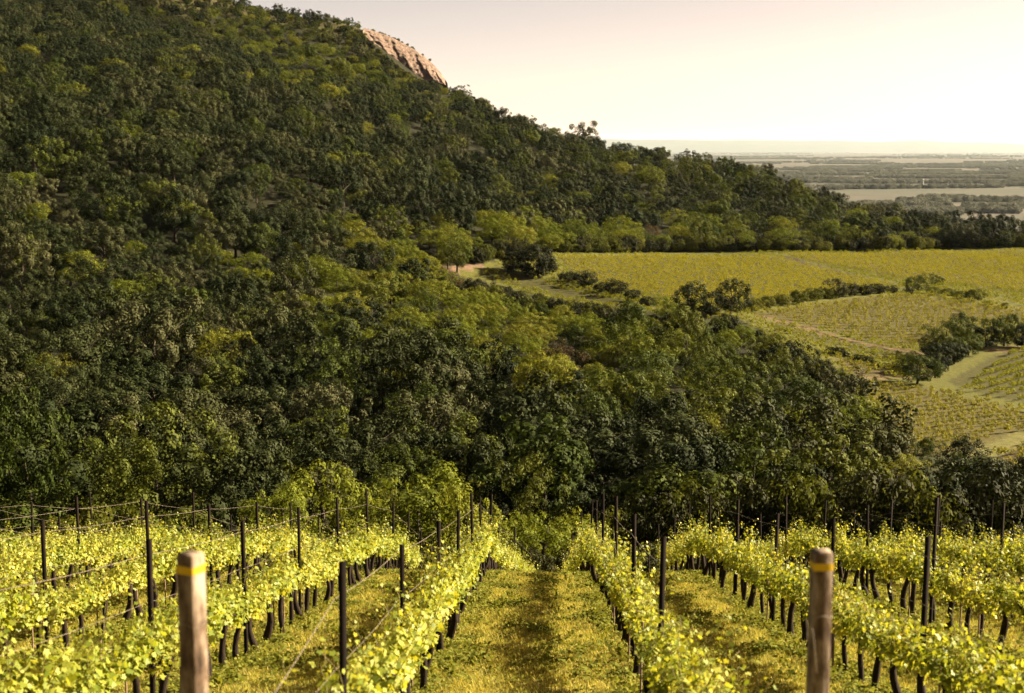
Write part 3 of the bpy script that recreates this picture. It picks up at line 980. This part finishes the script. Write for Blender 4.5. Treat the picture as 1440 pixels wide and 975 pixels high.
patch = np.sin(tx * 0.05 + 1.7 * np.sin(ty * 0.021)) * np.sin(ty * 0.043 + 1.3 * np.sin(tx * 0.027))
p_loc = 0.05 + 1.1 * blob(640, 435, 270, 66, 6) + 0.9 * blob(880, 500, 140, 62, 20) + 0.55 * blob(560, 335, 150, 28, 5) + 0.7 * blob(800, 335, 200, 30, 0) + 0.5 * blob(1100, 335, 260, 26, 0) + 0.55 * blob(430, 70, 150, 40, 25)
p_loc += 0.07 * (patch > 0.6)
p_brd = 0.10 + 0.75 * blob(1080, 590, 220, 110, 25) + 0.5 * blob(1000, 270, 330, 50, 18) + 0.4 * blob(700, 620, 160, 60) + 0.35 * blob(430, 60, 170, 60, 20)
p_bud = 0.012 + 0.30 * blob(850, 290, 120, 26, 12) + 0.10 * blob(900, 560, 200, 60)
r1 = rng.random(len(tx))
tot = p_loc + p_brd + p_bud
kk = np.where(r1 < p_loc / np.maximum(1, tot), 2, np.where(r1 < (p_loc + p_brd) / np.maximum(1, tot), 1, np.where(r1 < tot / np.maximum(1, tot) * np.minimum(tot, 1), 3, 0)))
size = np.where(kk == 2, size * 0.92, size)
size = np.where((dist > 740) & (bu > 230) & (bu < 530), size * 0.82, size)
NAMES = ['oak_tree', 'broadleaf_tree', 'locust_tree', 'budding_tree']
LOOK = [['dark green rounded oak', 'dense dark oak', 'dull dark green oak'], ['mid green bushy tree', 'olive green leafy tree'], ['pale yellow-green feathery tree', 'light green airy tree'], ['brownish budding tree']]
GRP = ['dark oaks of the hillside wood', 'mid green trees of the hillside wood', 'pale locust trees of the hillside wood', 'brownish trees of the hillside wood']
QUOTA = [290, 170, 170, 40]
px_size = size / dep
inview = (mu > 4) & (mu < 1436) & (tv > 2) & (mv < 715)
single = np.zeros(len(tx), bool)
for k in range(4):
    idx = np.where((kk == k) & inview)[0]
    idx = idx[np.argsort(-px_size[idx])][:QUOTA[k]]
    single[idx] = True
used = set()
for i in np.where(single)[0]:
    k = kk[i]
    a, b_ = min(99, max(0, int(round(mu[i] / 14.40)))), min(99, max(0, int(round(tv[i] / 9.75))))
    look = LOOK[k][i % len(LOOK[k])]
    lab = '%s, %s hundredths across and %s hundredths down the photo' % (look, word(a), word(b_))
    q = 0
    while lab in used and q < 3:
        lab = ['smaller ', 'other ', 'hidden '][q] + lab
        q += 1
    used.add(lab)
    s = size[i]
    plant(NAMES[k], tx[i], ty[i], (s * random.uniform(0.95, 1.25), s * random.uniform(0.95, 1.25), s * random.uniform(0.82, 1.10)), lab, 'tree', GRP[k])
rest = ~single
protos = OAK + BRD + LOC + BUD
off = np.array([0, len(OAK), len(OAK) + len(BRD), len(OAK) + len(BRD) + len(LOC)])
cnt = np.array([len(OAK), len(BRD), len(LOC), len(BUD)])
var = off[kk[rest]] + (rng.random(rest.sum()) * cnt[kk[rest]]).astype(int)
sc = size[rest][:, None] * rng.uniform(0.85, 1.18, (rest.sum(), 3)) * np.array([1.08, 1.08, 0.92])
scatter('woodland', np.c_[tx[rest], ty[rest], tz[rest] - 0.3], var, rng.uniform(0, 6.28, rest.sum()), sc, protos, 'dense wood of many crowns covering the upper hillside', 'wood')
print('wood', len(tx), 'single', single.sum())

# undergrowth filling the gaps at the foot and the thin summit scrub
n = 5200
qu = rng.uniform(-300, 1700, n)
qd = rng.uniform(60, 100, n)
P = np.array([place(a, b_, -25) for a, b_ in zip(qu, qd)])
P[:, 2] = height(P[:, 0], P[:, 1]) - 0.1
u_, v_, _ = project(P)
k_ = (rng.random(n) < 0.16) & (P[:, 1] > 61)
ns_ = 1700
su, sd = rng.uniform(180, 640, ns_), rng.uniform(640, 880, ns_)
su[:420], sd[:420] = rng.uniform(500, 628, 420), rng.uniform(755, 815, 420)
Q2 = np.array([place(a, b_, 50) for a, b_ in zip(su, sd)])
Q2[:, 2] = height(Q2[:, 0], Q2[:, 1]) - 0.1
u2, v2, _ = project(Q2)
s2 = rng.choice([0.35, 0.5, 0.8, 1.2], ns_)
s2[:420] = rng.choice([0.4, 0.55, 0.8, 1.0], 420)
k2 = (v2 < np.interp(u2, [200, 420, 520, 640], [30, 80, 112, 138])) & (v2 > -40) & (project(Q2 + np.array([0, 0, 1.0]) * (2.9 * s2)[:, None])[1] > cliff_top(u2))
ne = 20000
E3 = np.c_[rng.uniform(-70, 190, ne), rng.uniform(150, 520, ne), np.zeros(ne)]
E3[:, 2] = height(E3[:, 0], E3[:, 1])
eu, ev, ed = project(E3)
es = rng.uniform(0.5, 1.7, ne)
eb = ~in_poly(OPEN_PX, eu, ev)
_, et, _ = project(E3 + np.c_[np.zeros(ne), np.zeros(ne), 2.5 * es])
lower_edge = eb & in_poly(OPEN_PX, eu, ev - 36) & ~in_poly(OPEN_PX, eu, et)
upper_edge = eb & in_poly(OPEN_PX, eu, ev + 5) & (eu > 660)
ke = (lower_edge | upper_edge) & (rng.random(ne) < np.where(lower_edge, 0.6, 1.0))
CT = []                                                                         # scrub along the top of the cliff
for cu_ in rng.uniform(516, 612, 26):
    tp_ = ray(cu_, np.interp(cu_, [p_[0] for p_ in top_px], [p_[1] for p_ in top_px]))
    tp_ = tp_ * (814 / (tp_ @ FWD)) + np.array([0, rng.uniform(1, 5), -0.5])
    CT.append(tp_)
PP = np.r_[P[k_], Q2[k2], E3[ke], np.array(CT)]
n = len(PP)
s_ = np.r_[rng.uniform(0.6, 1.1, k_.sum()), s2[k2], es[ke], rng.uniform(0.25, 0.6, len(CT))]
scatter('undergrowth', PP, rng.integers(0, len(SHR) + len(DSH), n), rng.uniform(0, 6.28, n), s_[:, None] * np.ones(3), SHR + DSH, 'scrub between the vines and the wood and on the grassy summit', 'scrub')

# ---------------------------------------------------------------- vine rows of the mid-distance parcels
OPEN_G = [ground_at(u, v) for u, v in [(700, 366), (780, 359), (900, 359), (1060, 357), (1200, 357), (1440, 351), (1660, 349), (1660, 660), (1440, 655), (1300, 632), (1212, 575), (1165, 530), (1085, 480), (1045, 455), (950, 448), (800, 428), (700, 404)]]
OPEN_XY = np.array([g_[:2] for g_ in OPEN_G if g_ is not None])
LANES = []
for (u0, v0), (u1, v1), w in [((1062, 443), (1300, 503), 1.8), ((1095, 360), (1262, 402), 1.6), ((1318, 545), (1398, 494), 3.6), ((1215, 532), (1440, 570), 2.0), ((1375, 640), (1445, 612), 2.2), ((1060, 436), (1300, 408), 2.5), ((1300, 410), (1445, 436), 2.5), ((700, 378), (920, 434), 2.5), ((1395, 492), (1450, 489), 3.0)]:
    LANES.append((ground_at(u0, v0)[:2], ground_at(u1, v1)[:2], w))


def lane_dist(X, Y):
    best = np.full(X.shape, 1e9)
    for a, b_, w in LANES:
        ab = b_ - a
        t = np.clip(((X - a[0]) * ab[0] + (Y - a[1]) * ab[1]) / (ab @ ab), 0, 1)
        best = np.minimum(best, np.hypot(X - a[0] - t * ab[0], Y - a[1] - t * ab[1]) / w)
    return best


PARCELS.append((None, -55, 2.7, 'outer vine rows filling the margins between the parcels'))
PARCEL_XY.append(OPEN_XY)
FVK = [[crown('field_vine', 950 + i, (0.32, 0.72, 0.42), 0.82, 14, 14, 0.20, 0.15, mm, low=-0.9, lobes=3) for i in range(4)] for mm in M_FVS]
TINT = [0, 1, 1, 2, 0, 2, 2, 0, 2, 0]
for ti, ((px, ang, spc, txt), xy) in enumerate(zip(PARCELS, PARCEL_XY)):
    if len(xy) < 3:
        continue
    c, s = math.cos(R(ang)), math.sin(R(ang))
    ctr = xy.mean(0)
    rel = xy - ctr
    a_ = rel @ np.array([c, s])
    b_ = rel @ np.array([-s, c])
    A2, B2 = np.meshgrid(np.arange(a_.min(), a_.max(), 1.25), np.arange(b_.min(), b_.max(), spc))
    A2 = A2 + rng.uniform(-0.3, 0.3, A2.shape)
    X = ctr[0] + A2 * c - B2 * s
    Y = ctr[1] + A2 * s + B2 * c
    X, Y = X.ravel(), Y.ravel()
    m_ = in_poly(xy, X, Y) & (rng.random(X.shape) < 0.93) & (lane_dist(X, Y) > 1.0)
    if px is None:
        for o_xy in PARCEL_XY[:-1]:
            m_ &= ~in_poly(o_xy, X, Y)
    X, Y = X[m_], Y[m_]
    if not len(X):
        continue
    n = len(X)
    sc = rng.uniform(0.7, 1.2, (n, 1)) * np.array([[0.9, 0.9, 1.0]])
    o = scatter('vine_rows', np.c_[X, Y, height(X, Y) - 0.05], rng.integers(0, 4, n), np.full(n, R(ang - 90)) + rng.choice([0, math.pi], n), sc, FVK[TINT[ti]], txt, 'vine rows')

# ---------------------------------------------------------------- the plain: woods and a white tower
rb = np.random.default_rng(21)
M_FAR = leaf_mat('hazed_wood_leaves', [(0, (0.16, 0.17, 0.14)), (1, (0.22, 0.22, 0.18))], LEAF_VAR, 0.15)  # paler, greyer leaf colour puts distance haze into the far woods
FARW = [crown('far_wood_crown', 970 + i, (3.4, 3.4, 3.6), 4.0, 60, 40, 0.9, 0.45, M_FAR, low=-0.9) for i in range(4)]
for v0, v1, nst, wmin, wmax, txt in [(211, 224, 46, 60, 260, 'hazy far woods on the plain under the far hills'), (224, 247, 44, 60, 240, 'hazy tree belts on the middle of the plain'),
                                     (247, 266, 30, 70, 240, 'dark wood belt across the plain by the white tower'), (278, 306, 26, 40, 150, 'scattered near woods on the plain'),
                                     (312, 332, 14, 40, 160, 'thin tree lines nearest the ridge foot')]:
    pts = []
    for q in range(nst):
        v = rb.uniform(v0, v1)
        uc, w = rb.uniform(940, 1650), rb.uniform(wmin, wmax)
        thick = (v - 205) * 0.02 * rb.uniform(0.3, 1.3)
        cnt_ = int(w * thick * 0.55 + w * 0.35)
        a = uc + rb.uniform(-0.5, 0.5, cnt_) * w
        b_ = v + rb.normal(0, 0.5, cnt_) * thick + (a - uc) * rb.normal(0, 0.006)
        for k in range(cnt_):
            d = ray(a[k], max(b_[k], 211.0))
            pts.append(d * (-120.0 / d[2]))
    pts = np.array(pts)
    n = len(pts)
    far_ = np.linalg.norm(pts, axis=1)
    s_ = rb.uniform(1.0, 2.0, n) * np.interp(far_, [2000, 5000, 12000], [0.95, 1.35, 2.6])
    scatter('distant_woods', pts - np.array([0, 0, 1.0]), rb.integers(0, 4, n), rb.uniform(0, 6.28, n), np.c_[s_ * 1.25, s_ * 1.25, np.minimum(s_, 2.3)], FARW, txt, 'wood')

d = ray(1298, 263)
tp = d * (-120.0 / d[2])
Vt, Qt = tube([(np.array([[0, 0, -1], [0, 0, 9], [0, 0, 20], [0, 0, 26]]), [3.2, 3.0, 2.6, 2.6])], 16)
tw = empty('white_tower', tp, 0.0, (0.62, 0.62, 0.75))
tag(tw, 'small white tower standing out against the dark wood on the plain', 'tower')
link('shaft', mesh_np('shaft', Vt, Qt, None, [M_WHITE], True), tw)
Vt, Qt = tube([(np.array([[0, 0, 25.5], [0, 0, 27], [0, 0, 31], [0, 0, 33], [0, 0, 34]]), [2.7, 4.4, 4.4, 2.5, 0.3])], 16)
link('tank', mesh_np('tank', Vt, Qt, None, [M_WHITE], True), tw)

# ---------------------------------------------------------------- the near vineyard
LEAF_OUT = np.array([(0.0, -0.12), (0.20, -0.36), (0.46, -0.26), (0.40, -0.02), (0.66, 0.18), (0.50, 0.34), (0.30, 0.36), (0.22, 0.56), (0.0, 0.78),
                     (-0.22, 0.56), (-0.30, 0.36), (-0.50, 0.34), (-0.66, 0.18), (-0.40, -0.02), (-0.46, -0.26), (-0.20, -0.36)])


def vine_leaves(P, N, size, r_):
    n = len(P)
    T = r_.normal(0, 0.8, size=(n, 3)) + np.array([0, 0, -0.8])                # tips hang down
    T -= (T * N).sum(1, keepdims=True) * N
    T /= np.linalg.norm(T, axis=1, keepdims=True) + 1e-9
    B = np.cross(N, T)
    k = len(LEAF_OUT)
    o = np.r_[[[0.0, 0.1]], LEAF_OUT]
    cup = 0.25 * (np.hypot(o[:, 0], o[:, 1] - 0.1)) ** 2
    cup = cup + 0.05 * np.cos(np.arange(k + 1) * math.pi)
    curl = r_.uniform(-0.8, 1.2, (n, 1, 1))
    V = P[:, None] + size[:, None, None] * (B[:, None] * o[None, :, :1] + T[:, None] * o[None, :, 1:2] - N[:, None] * (cup[None, :, None] * curl))
    fan = np.array([(0, 1 + i, 1 + (i + 1) % k) for i in range(k)])
    F = (np.arange(n)[:, None, None] * (k + 1) + fan[None]).reshape(-1, 3)
    return V.reshape(-1, 3), F


def vine_foliage(seed, near):
    r_ = np.random.default_rng(seed)
    P, N, S, paths = [], [], [], []
    for k in range(15):
        y0 = r_.uniform(-0.47, 0.47)
        s = np.array([r_.normal(0, 0.05), y0, r_.uniform(0.58, 0.70)])
        top = r_.uniform(0.28, 0.54) + (0.25 if r_.random() < 0.2 else 0.0)
        e = s + np.array([r_.normal(0, 0.16), r_.normal(0, 0.14), top])
        mid = (s + e) / 2 + np.array([r_.normal(0, 0.05), r_.normal(0, 0.05), 0.04])
        ts = np.linspace(0, 1, 6)[:, None]
        cv = (1 - ts) ** 2 * s + 2 * ts * (1 - ts) * mid + ts ** 2 * e
        paths.append((cv, np.linspace(0.0055, 0.002, 6)))
        m_ = 17
        for j in range(m_):
            t = (j + 0.5) / m_
            c = (1 - t) ** 2 * s + 2 * t * (1 - t) * mid + t ** 2 * e
            an = j * 2.5 + r_.uniform(-0.5, 0.5)
            out_ = np.array([math.cos(an), 0.7 * math.sin(an), r_.uniform(-0.2, 0.5)])
            P.append(c + out_ * r_.uniform(0.04, 0.11) * (1.1 - 0.6 * t))
            nn = out_ * 0.7 + np.array([0, 0, 0.6]) + r_.normal(0, 0.45, 3)
            N.append(nn / np.linalg.norm(nn))
            S.append((0.070 - 0.040 * t) * r_.uniform(0.75, 1.25))
    for k in range(210):
        y0 = r_.uniform(-0.5, 0.5)
        an = r_.uniform(0, 2 * math.pi)
        rad = r_.uniform(0.04, 0.21)
        c = np.array([math.cos(an) * rad, y0, 0.80 + math.sin(an) * rad * 0.75])
        P.append(c)
        nn = np.array([math.cos(an), 0, math.sin(an) * 0.6 + 0.4]) + r_.normal(0, 0.5, 3)
        N.append(nn / np.linalg.norm(nn))
        S.append(r_.uniform(0.035, 0.074))
    V1, F1 = vine_leaves(np.array(P), np.array(N), np.array(S), r_)
    V2, Q2_ = tube(paths, 4)
    me = mesh_np('vine_foliage', np.r_[V1, V2], np.array(Q2_) + len(V1), F1, [M_VINE, M_SHOOT])
    mi = np.zeros(len(me.polygons), np.int32)
    mi[:len(Q2_)] = 1
    me.polygons.foreach_set('material_index', mi)
    return me


def vine_trunk(seed):
    r_ = np.random.default_rng(seed)
    n = 9
    pts = [np.array([0, 0, -0.12])]
    ph, amp = r_.uniform(0, 6), r_.uniform(0.02, 0.06)
    lean = r_.normal(0, 0.05, 2)
    for k in range(1, n):
        t = k / (n - 1)
        pts.append(np.array([lean[0] * t + amp * math.sin(ph + 4.5 * t), lean[1] * t + amp * math.cos(ph * 1.3 + 3.8 * t), -0.12 + 0.76 * t]))
    r0 = r_.uniform(0.028, 0.045)
    rad = [r0 * (1.35 - 0.5 * k / n) * r_.uniform(0.85, 1.2) for k in range(n)]
    rad[-1] *= 1.35
    paths = [(np.array(pts), rad)]
    for sgn in (-1, 1):                                                        # the two short arms along the wire
        if r_.random() < 0.8:
            e = pts[-1] + np.array([r_.normal(0, 0.03), sgn * r_.uniform(0.25, 0.42), r_.uniform(0.0, 0.12)])
            m_ = (pts[-1] + e) / 2 + np.array([0, 0, 0.06])
            paths.append((np.array([pts[-1] - [0, 0, 0.02], m_, e]), [r0 * 0.8, r0 * 0.55, r0 * 0.3]))
    V, Q = tube(paths, 7)
    return mesh_np('vine_trunk', V, Q, None, [M_VBARK], True)


FOL = [vine_foliage(1000 + i, True) for i in range(10)]
VTR = [vine_trunk(1100 + i) for i in range(9)]
ROW_X = {}
for k in range(8):
    ROW_X[('left', k)] = -1.4 - 2.6 * k
    ROW_X[('right', k)] = 1.2 + 2.6 * k


def row_x(sd, k, y):
    x = ROW_X[(sd, k)]
    if sd == 'left' and k == 0:
        x += 1.0 * float(sstep((y - 36) / 22))
    if sd == 'right' and k == 0:
        x -= 0.25 * float(sstep((y - 36) / 22))
    return x


def row_name(sd, k):
    return '%s vine row %s of the grass aisle' % (ordinal(k + 1), sd)


def steel_post(h):
    """Open C-shaped rolled profile."""
    w, d, t = 0.024, 0.018, 0.004
    out_ = [(-w, -d), (w, -d), (w, d), (w - 0.008, d), (w - 0.008, d - t), (w - t, d - t), (w - t, -d + t), (-w + t, -d + t), (-w + t, d - t), (-w + 0.008, d - t), (-w + 0.008, d), (-w, d)]
    n = len(out_)
    V = [(x, y, -0.3) for x, y in out_] + [(x, y, h) for x, y in out_]
    Q = [(i, (i + 1) % n, n + (i + 1) % n, n + i) for i in range(n)]
    top = [(n + 0, n + 1, n + 6, n + 7), (n + 1, n + 2, n + 5, n + 6), (n + 2, n + 3, n + 4, n + 5), (n + 0, n + 7, n + 8, n + 11), (n + 8, n + 9, n + 10, n + 11)]
    return mesh_np('profile', V, Q + top, None, [M_STEEL])


clip_me = mesh_np('wire_clip', *tube([(np.array([[-0.034, 0, 0], [-0.05, 0.0, 0.004], [-0.056, 0, 0.02], [-0.05, 0, 0.034]]), [0.005, 0.005, 0.004, 0.003])], 5), None, [M_STEEL], True)


def concrete_post(h):
    """Tapered, chamfered concrete end post."""
    V, Q = [], []
    lev = [(-0.4, 1.10), (0.5, 1.06), (1.2, 1.02), (h - 0.012, 0.98), (h, 0.90)]
    w, c = 0.043, 0.005
    sec = [(-w, -w + c), (-w + c, -w), (w - c, -w), (w, -w + c), (w, w - c), (w - c, w), (-w + c, w), (-w, w - c)]
    r_ = np.random.default_rng(5)
    for z, s in lev:
        for x, y in sec:
            V.append((x * s + r_.normal(0, 0.0012), y * s + r_.normal(0, 0.0012), z))
    for j in range(len(lev) - 1):
        for i in range(8):
            Q.append((j * 8 + i, j * 8 + (i + 1) % 8, (j + 1) * 8 + (i + 1) % 8, (j + 1) * 8 + i))
    b_ = (len(lev) - 1) * 8
    Q += [(b_, b_ + 1, b_ + 2, b_ + 3), (b_, b_ + 3, b_ + 4, b_ + 7), (b_ + 4, b_ + 5, b_ + 6, b_ + 7)]
    return mesh_np('shaft', V, Q, None, [M_CONC])


def band(h, z0, z1, s=1.03):
    w, c = 0.043, 0.005
    sec = [(-w, -w + c), (-w + c, -w), (w - c, -w), (w, -w + c), (w, w - c), (w - c, w), (-w + c, w), (-w, w - c)]
    V, Q = [], []
    r_ = np.random.default_rng(8)
    for z in (z0, z1):
        for x, y in sec:
            V.append((x * s, y * s, z + r_.normal(0, 0.003)))
    for i in range(8):
        Q.append((i, (i + 1) % 8, 8 + (i + 1) % 8, 8 + i))
    return mesh_np('painted_band', V, Q, None, [M_YPAINT])


def add_concrete(x, y, top_px_v, rz, tilt, label):
    z = hz(x, y)
    d = ray(720, top_px_v)
    h = (d[2] * (np.array([x, y, 0]) @ FWD + 0) / (d @ FWD)) - z                # the height at which the top meets the photo's
    o = empty('concrete_post', (x, y, z), rz)
    o.rotation_euler = (tilt[0], tilt[1], rz)
    tag(o, label, 'post', 'concrete end posts')
    link('shaft', concrete_post(h), o)
    link('painted_band', band(h, h - 0.080, h - 0.052), o)
    # a loop of old tie wire round the shaft and its loose end
    ring = [(np.array([[0.054 * math.cos(a), 0.054 * math.sin(a), h - 0.30 + 0.01 * math.sin(3 * a)] for a in np.linspace(-2.6, 3.4, 16)] + [[-0.05, -0.07, h - 0.36], [-0.03, -0.075, h - 0.55]]), [0.0022] * 18)]
    V, Q = tube(ring, 5)
    link('tie_wire', mesh_np('tie_wire', V, Q, None, [M_WIRE], True), o)


add_concrete(-1.465, 5.70, 800, R(-26), (0, 0), 'concrete end post with yellow band and bright sunlit face, left of the aisle')
add_concrete(1.265, 6.30, 797, R(6), (0, 0), 'mostly shaded concrete end post with thin yellow band, right of the aisle')

POST_ME = [steel_post(h) for h in (1.82, 1.92, 2.0, 2.1, 2.2)]
POST_H = [1.82, 1.92, 2.0, 2.1, 2.2]
post_tops = {}
for (sd, k), x0 in ROW_X.items():
    y_first = max(5.0, abs(x0) * FPX / 790.0)
    ys = [4.75 + 4.5 * j for j in range(0, 14)]
    ys = [y for y in ys if y > y_first - 2.5 and y < 64]
    nn = 0
    tops = []
    if k == 0:
        ys = [y for y in ys if y > (7 if sd == 'left' else 12)]
        tops += [(x0, 5.75, 1.35)] if sd == 'left' else []
    for y in ys:
        yy = y + random.uniform(-0.15, 0.15)
        x = row_x(sd, k, yy) + random.uniform(-0.03, 0.03)
        pi = min(4, max(0, int(random.choice([0, 1, 1, 2, 3]) + (1 if sd == 'right' else 0) + (1 if abs(yy - 37) < 3 else 0))))
        z = hz(x, yy)
        o = empty('metal_post', (x, yy, z), random.uniform(-0.5, 0.5))
        o.rotation_euler = (random.uniform(-0.025, 0.025), random.uniform(-0.03, 0.03), random.uniform(-0.6, 0.6))
        tops.append((x, yy, POST_H[pi]))
        u_, v_, _ = project([x, yy, z + POST_H[pi]])
        if -5 < u_ < 1445:
            nn += 1
        tag(o, 'dark steel post, %s down the %s' % (ordinal(max(nn, 1)), row_name(sd, k)), 'post', 'dark steel vine posts')
        link('profile', POST_ME[pi], o)
        for cz in (0.72, 1.22, 1.72):
            link('wire_clip', clip_me, o, (0, 0, cz))
    post_tops[(sd, k)] = tops

# wires strung from post to post
for (sd, k), tops in post_tops.items():
    levels = [('top', lambda h: min(h, 1.78) - 0.04), ('middle', lambda h: 1.24), ('lowest', lambda h: 0.74)]
    for nm, f in levels:
        pts = []
        near_ext = [(tops[0][0], tops[0][1] - 4.5, tops[0][2])] if k else []
        tt = near_ext + tops
        for a, b_ in zip(tt[:-1], tt[1:]):
            za, zb = hz(a[0], a[1]) + f(a[2]), hz(b_[0], b_[1]) + f(b_[2])
            for t in np.linspace(0, 1, 7)[:-1]:
                pts.append((a[0] * (1 - t) + b_[0] * t - 0.04, a[1] * (1 - t) + b_[1] * t, za * (1 - t) + zb * t - 0.025 * math.sin(math.pi * t)))
        l = tt[-1]
        pts.append((l[0] - 0.04, l[1], hz(l[0], l[1]) + f(l[2])))
        V, Q = tube([(np.array(pts), [0.0020 if nm == 'top' else 0.0016] * len(pts))], 5)
        o = link('trellis_wire', mesh_np('trellis_wire', V, Q, None, [M_WIRE], True))
        tag(o, '%s trellis wire strung along the %s' % (nm, row_name(sd, k)), 'wire', 'trellis wires')

# vines
n_vine = 0
for (sd, k), x0 in ROW_X.items():
    if k > 6:
        continue
    y_first = max(5.4 if sd == 'left' else 5.9, abs(x0) * FPX / 840.0 - 0.8)
    y_last = 57.0 if k == 0 else 43.5
    y = y_first
    j = 0
    while y < y_last:
        yy = y + random.uniform(-0.08, 0.08)
        x = row_x(sd, k, yy) + random.uniform(-0.04, 0.04)
        z = hz(x, yy)
        j += 1
        n_vine += 1
        s = random.uniform(0.88, 1.12)
        o = empty('grape_vine', (x, yy, z), random.choice([0, math.pi]) + random.uniform(-0.12, 0.12), (s, 1.0, s))
        tag(o, '%s vine from the near end of the %s' % (ordinal(j), row_name(sd, k)), 'vine', 'vines of the ' + row_name(sd, k))
        link('trunk', random.choice(VTR), o)
        link('foliage', random.choice(FOL), o, rot=(0, 0, random.choice([0, math.pi])), scl=(random.uniform(0.9, 1.15), 1.08, random.uniform(0.92, 1.08)))
        if random.random() < (0.35 if yy < 26 else 0.0):
            V, Q = tube([(np.array([[0, 0, -0.1], [0.004, 0, 0.5], [random.uniform(-0.03, 0.03), random.uniform(-0.05, 0.05), random.uniform(0.75, 1.0)]]), [0.013, 0.012, 0.010])], 6)
            st = link('wooden_stake', mesh_np('wooden_stake', V, Q, None, [M_STAKE]), loc=(x - 0.09, yy + random.uniform(-0.2, 0.2), z))
            tag(st, 'pale stake beside the %s vine in the %s' % (ordinal(j), row_name(sd, k)), 'stake', 'pale wooden vine stakes')
        y += 0.92
print('vines', n_vine)


# ---------------------------------------------------------------- grass and weeds
def tuft(seed, n, h0, h1, spread, wid):
    r_ = np.random.default_rng(seed)
    V, Q = [], []
    for k in range(n):
        a = r_.uniform(0, 6.28)
        b0 = np.array([r_.normal(0, spread), r_.normal(0, spread), -0.01])
        h = r_.uniform(h0, h1)
        ln = np.array([math.cos(a), math.sin(a), 0]) * h * r_.uniform(0.2, 0.9)
        sd_ = np.array([-math.sin(a), math.cos(a), 0]) * wid * r_.uniform(0.7, 1.3)
        p1 = b0 + ln * 0.35 + np.array([0, 0, h * 0.6])
        p2 = b0 + ln + np.array([0, 0, h * 0.9])
        i = len(V)
        V += [b0 - sd_, b0 + sd_, p1 + sd_ * 0.8, p1 - sd_ * 0.8, p2 + sd_ * 0.15, p2 - sd_ * 0.15]
        Q += [(i, i + 1, i + 2, i + 3), (i + 3, i + 2, i + 4, i + 5)]
    return mesh_np('grass_tuft', V, Q, None, [M_GRASS])


def weed(seed):
    r_ = np.random.default_rng(seed)
    k = 26
    P = np.c_[r_.normal(0, 0.07, k), r_.normal(0, 0.07, k), np.abs(r_.normal(0.05, 0.03, k))]
    N = r_.normal(0, 0.5, (k, 3)) + np.array([0, 0, 1.0])
    N /= np.linalg.norm(N, axis=1, keepdims=True)
    V, Q = leaf_quads(P, N, r_.uniform(0.03, 0.07, k), r_)
    return mesh_np('weed', V, Q, None, [M_WEED])


TUFT = [tuft(1200 + i, 24, 0.022, 0.075, 0.075, 0.0032) for i in range(5)] + [tuft(1210 + i, 16, 0.05, 0.13, 0.04, 0.003) for i in range(2)] + [weed(1220 + i) for i in range(3)]
n = 170000
gy_ = np.sqrt(rng.uniform(7.0 ** 2, 45.0 ** 2, n))
gx_ = rng.uniform(-0.42, 0.40, n) * gy_
xr_ = np.abs(((gx_ + 0.1) / 2.6) % 1.0 - 0.5)
clump = np.sin(gx_ * 2.3 + np.sin(gy_ * 1.1)) * np.sin(gy_ * 1.7 + np.sin(gx_ * 1.9))
keep = rng.random(n) < 0.78 + 0.22 * clump
gx_, gy_, xr_, clump = gx_[keep], gy_[keep], xr_[keep], clump[keep]
n = len(gx_)
r1 = rng.random(n)
var = np.where(r1 < 0.93, rng.integers(0, 5, n), np.where(r1 < 0.97, rng.integers(5, 7, n), rng.integers(7, 10, n)))
var = np.where((xr_ < 0.13) & (r1 > 0.72), rng.integers(5, 10, n), var)
var = np.where((clump > 0.6) & (r1 > 0.85), rng.integers(7, 10, n), var)
s_ = rng.uniform(0.7, 1.35, n)
scatter('grass', np.c_[gx_, gy_, height(gx_, gy_)], var, rng.uniform(0, 6.28, n), s_[:, None] * np.ones(3), TUFT, 'short sunlit grass and weeds between the vine rows', 'grass')

# ---------------------------------------------------------------- evening haze over the plain
hm, nt, out = new_mat('haze')
pv_ = nd(nt, 'ShaderNodeVolumePrincipled')
pv_.inputs['Color'].default_value = (0.76, 0.88, 1.0, 1)
pv_.inputs['Density'].default_value = 0.0000066
pv_.inputs['Anisotropy'].default_value = 0.25
nt.links.new(pv_.outputs[0], out.inputs['Volume'])
hx0, hx1, hy0, hy1, hz0, hz1 = -95000, 95000, -95000, 95000, -125.0, 620.0
V = [(x, y, z) for z in (hz0, hz1) for x, y in ((hx0, hy0), (hx1, hy0), (hx1, hy1), (hx0, hy1))]
Q = [(0, 3, 2, 1), (4, 5, 6, 7), (0, 1, 5, 4), (1, 2, 6, 5), (2, 3, 7, 6), (3, 0, 4, 7)]
tag(link('haze', mesh_np('haze', V, Q, None, [hm])), kind='stuff')
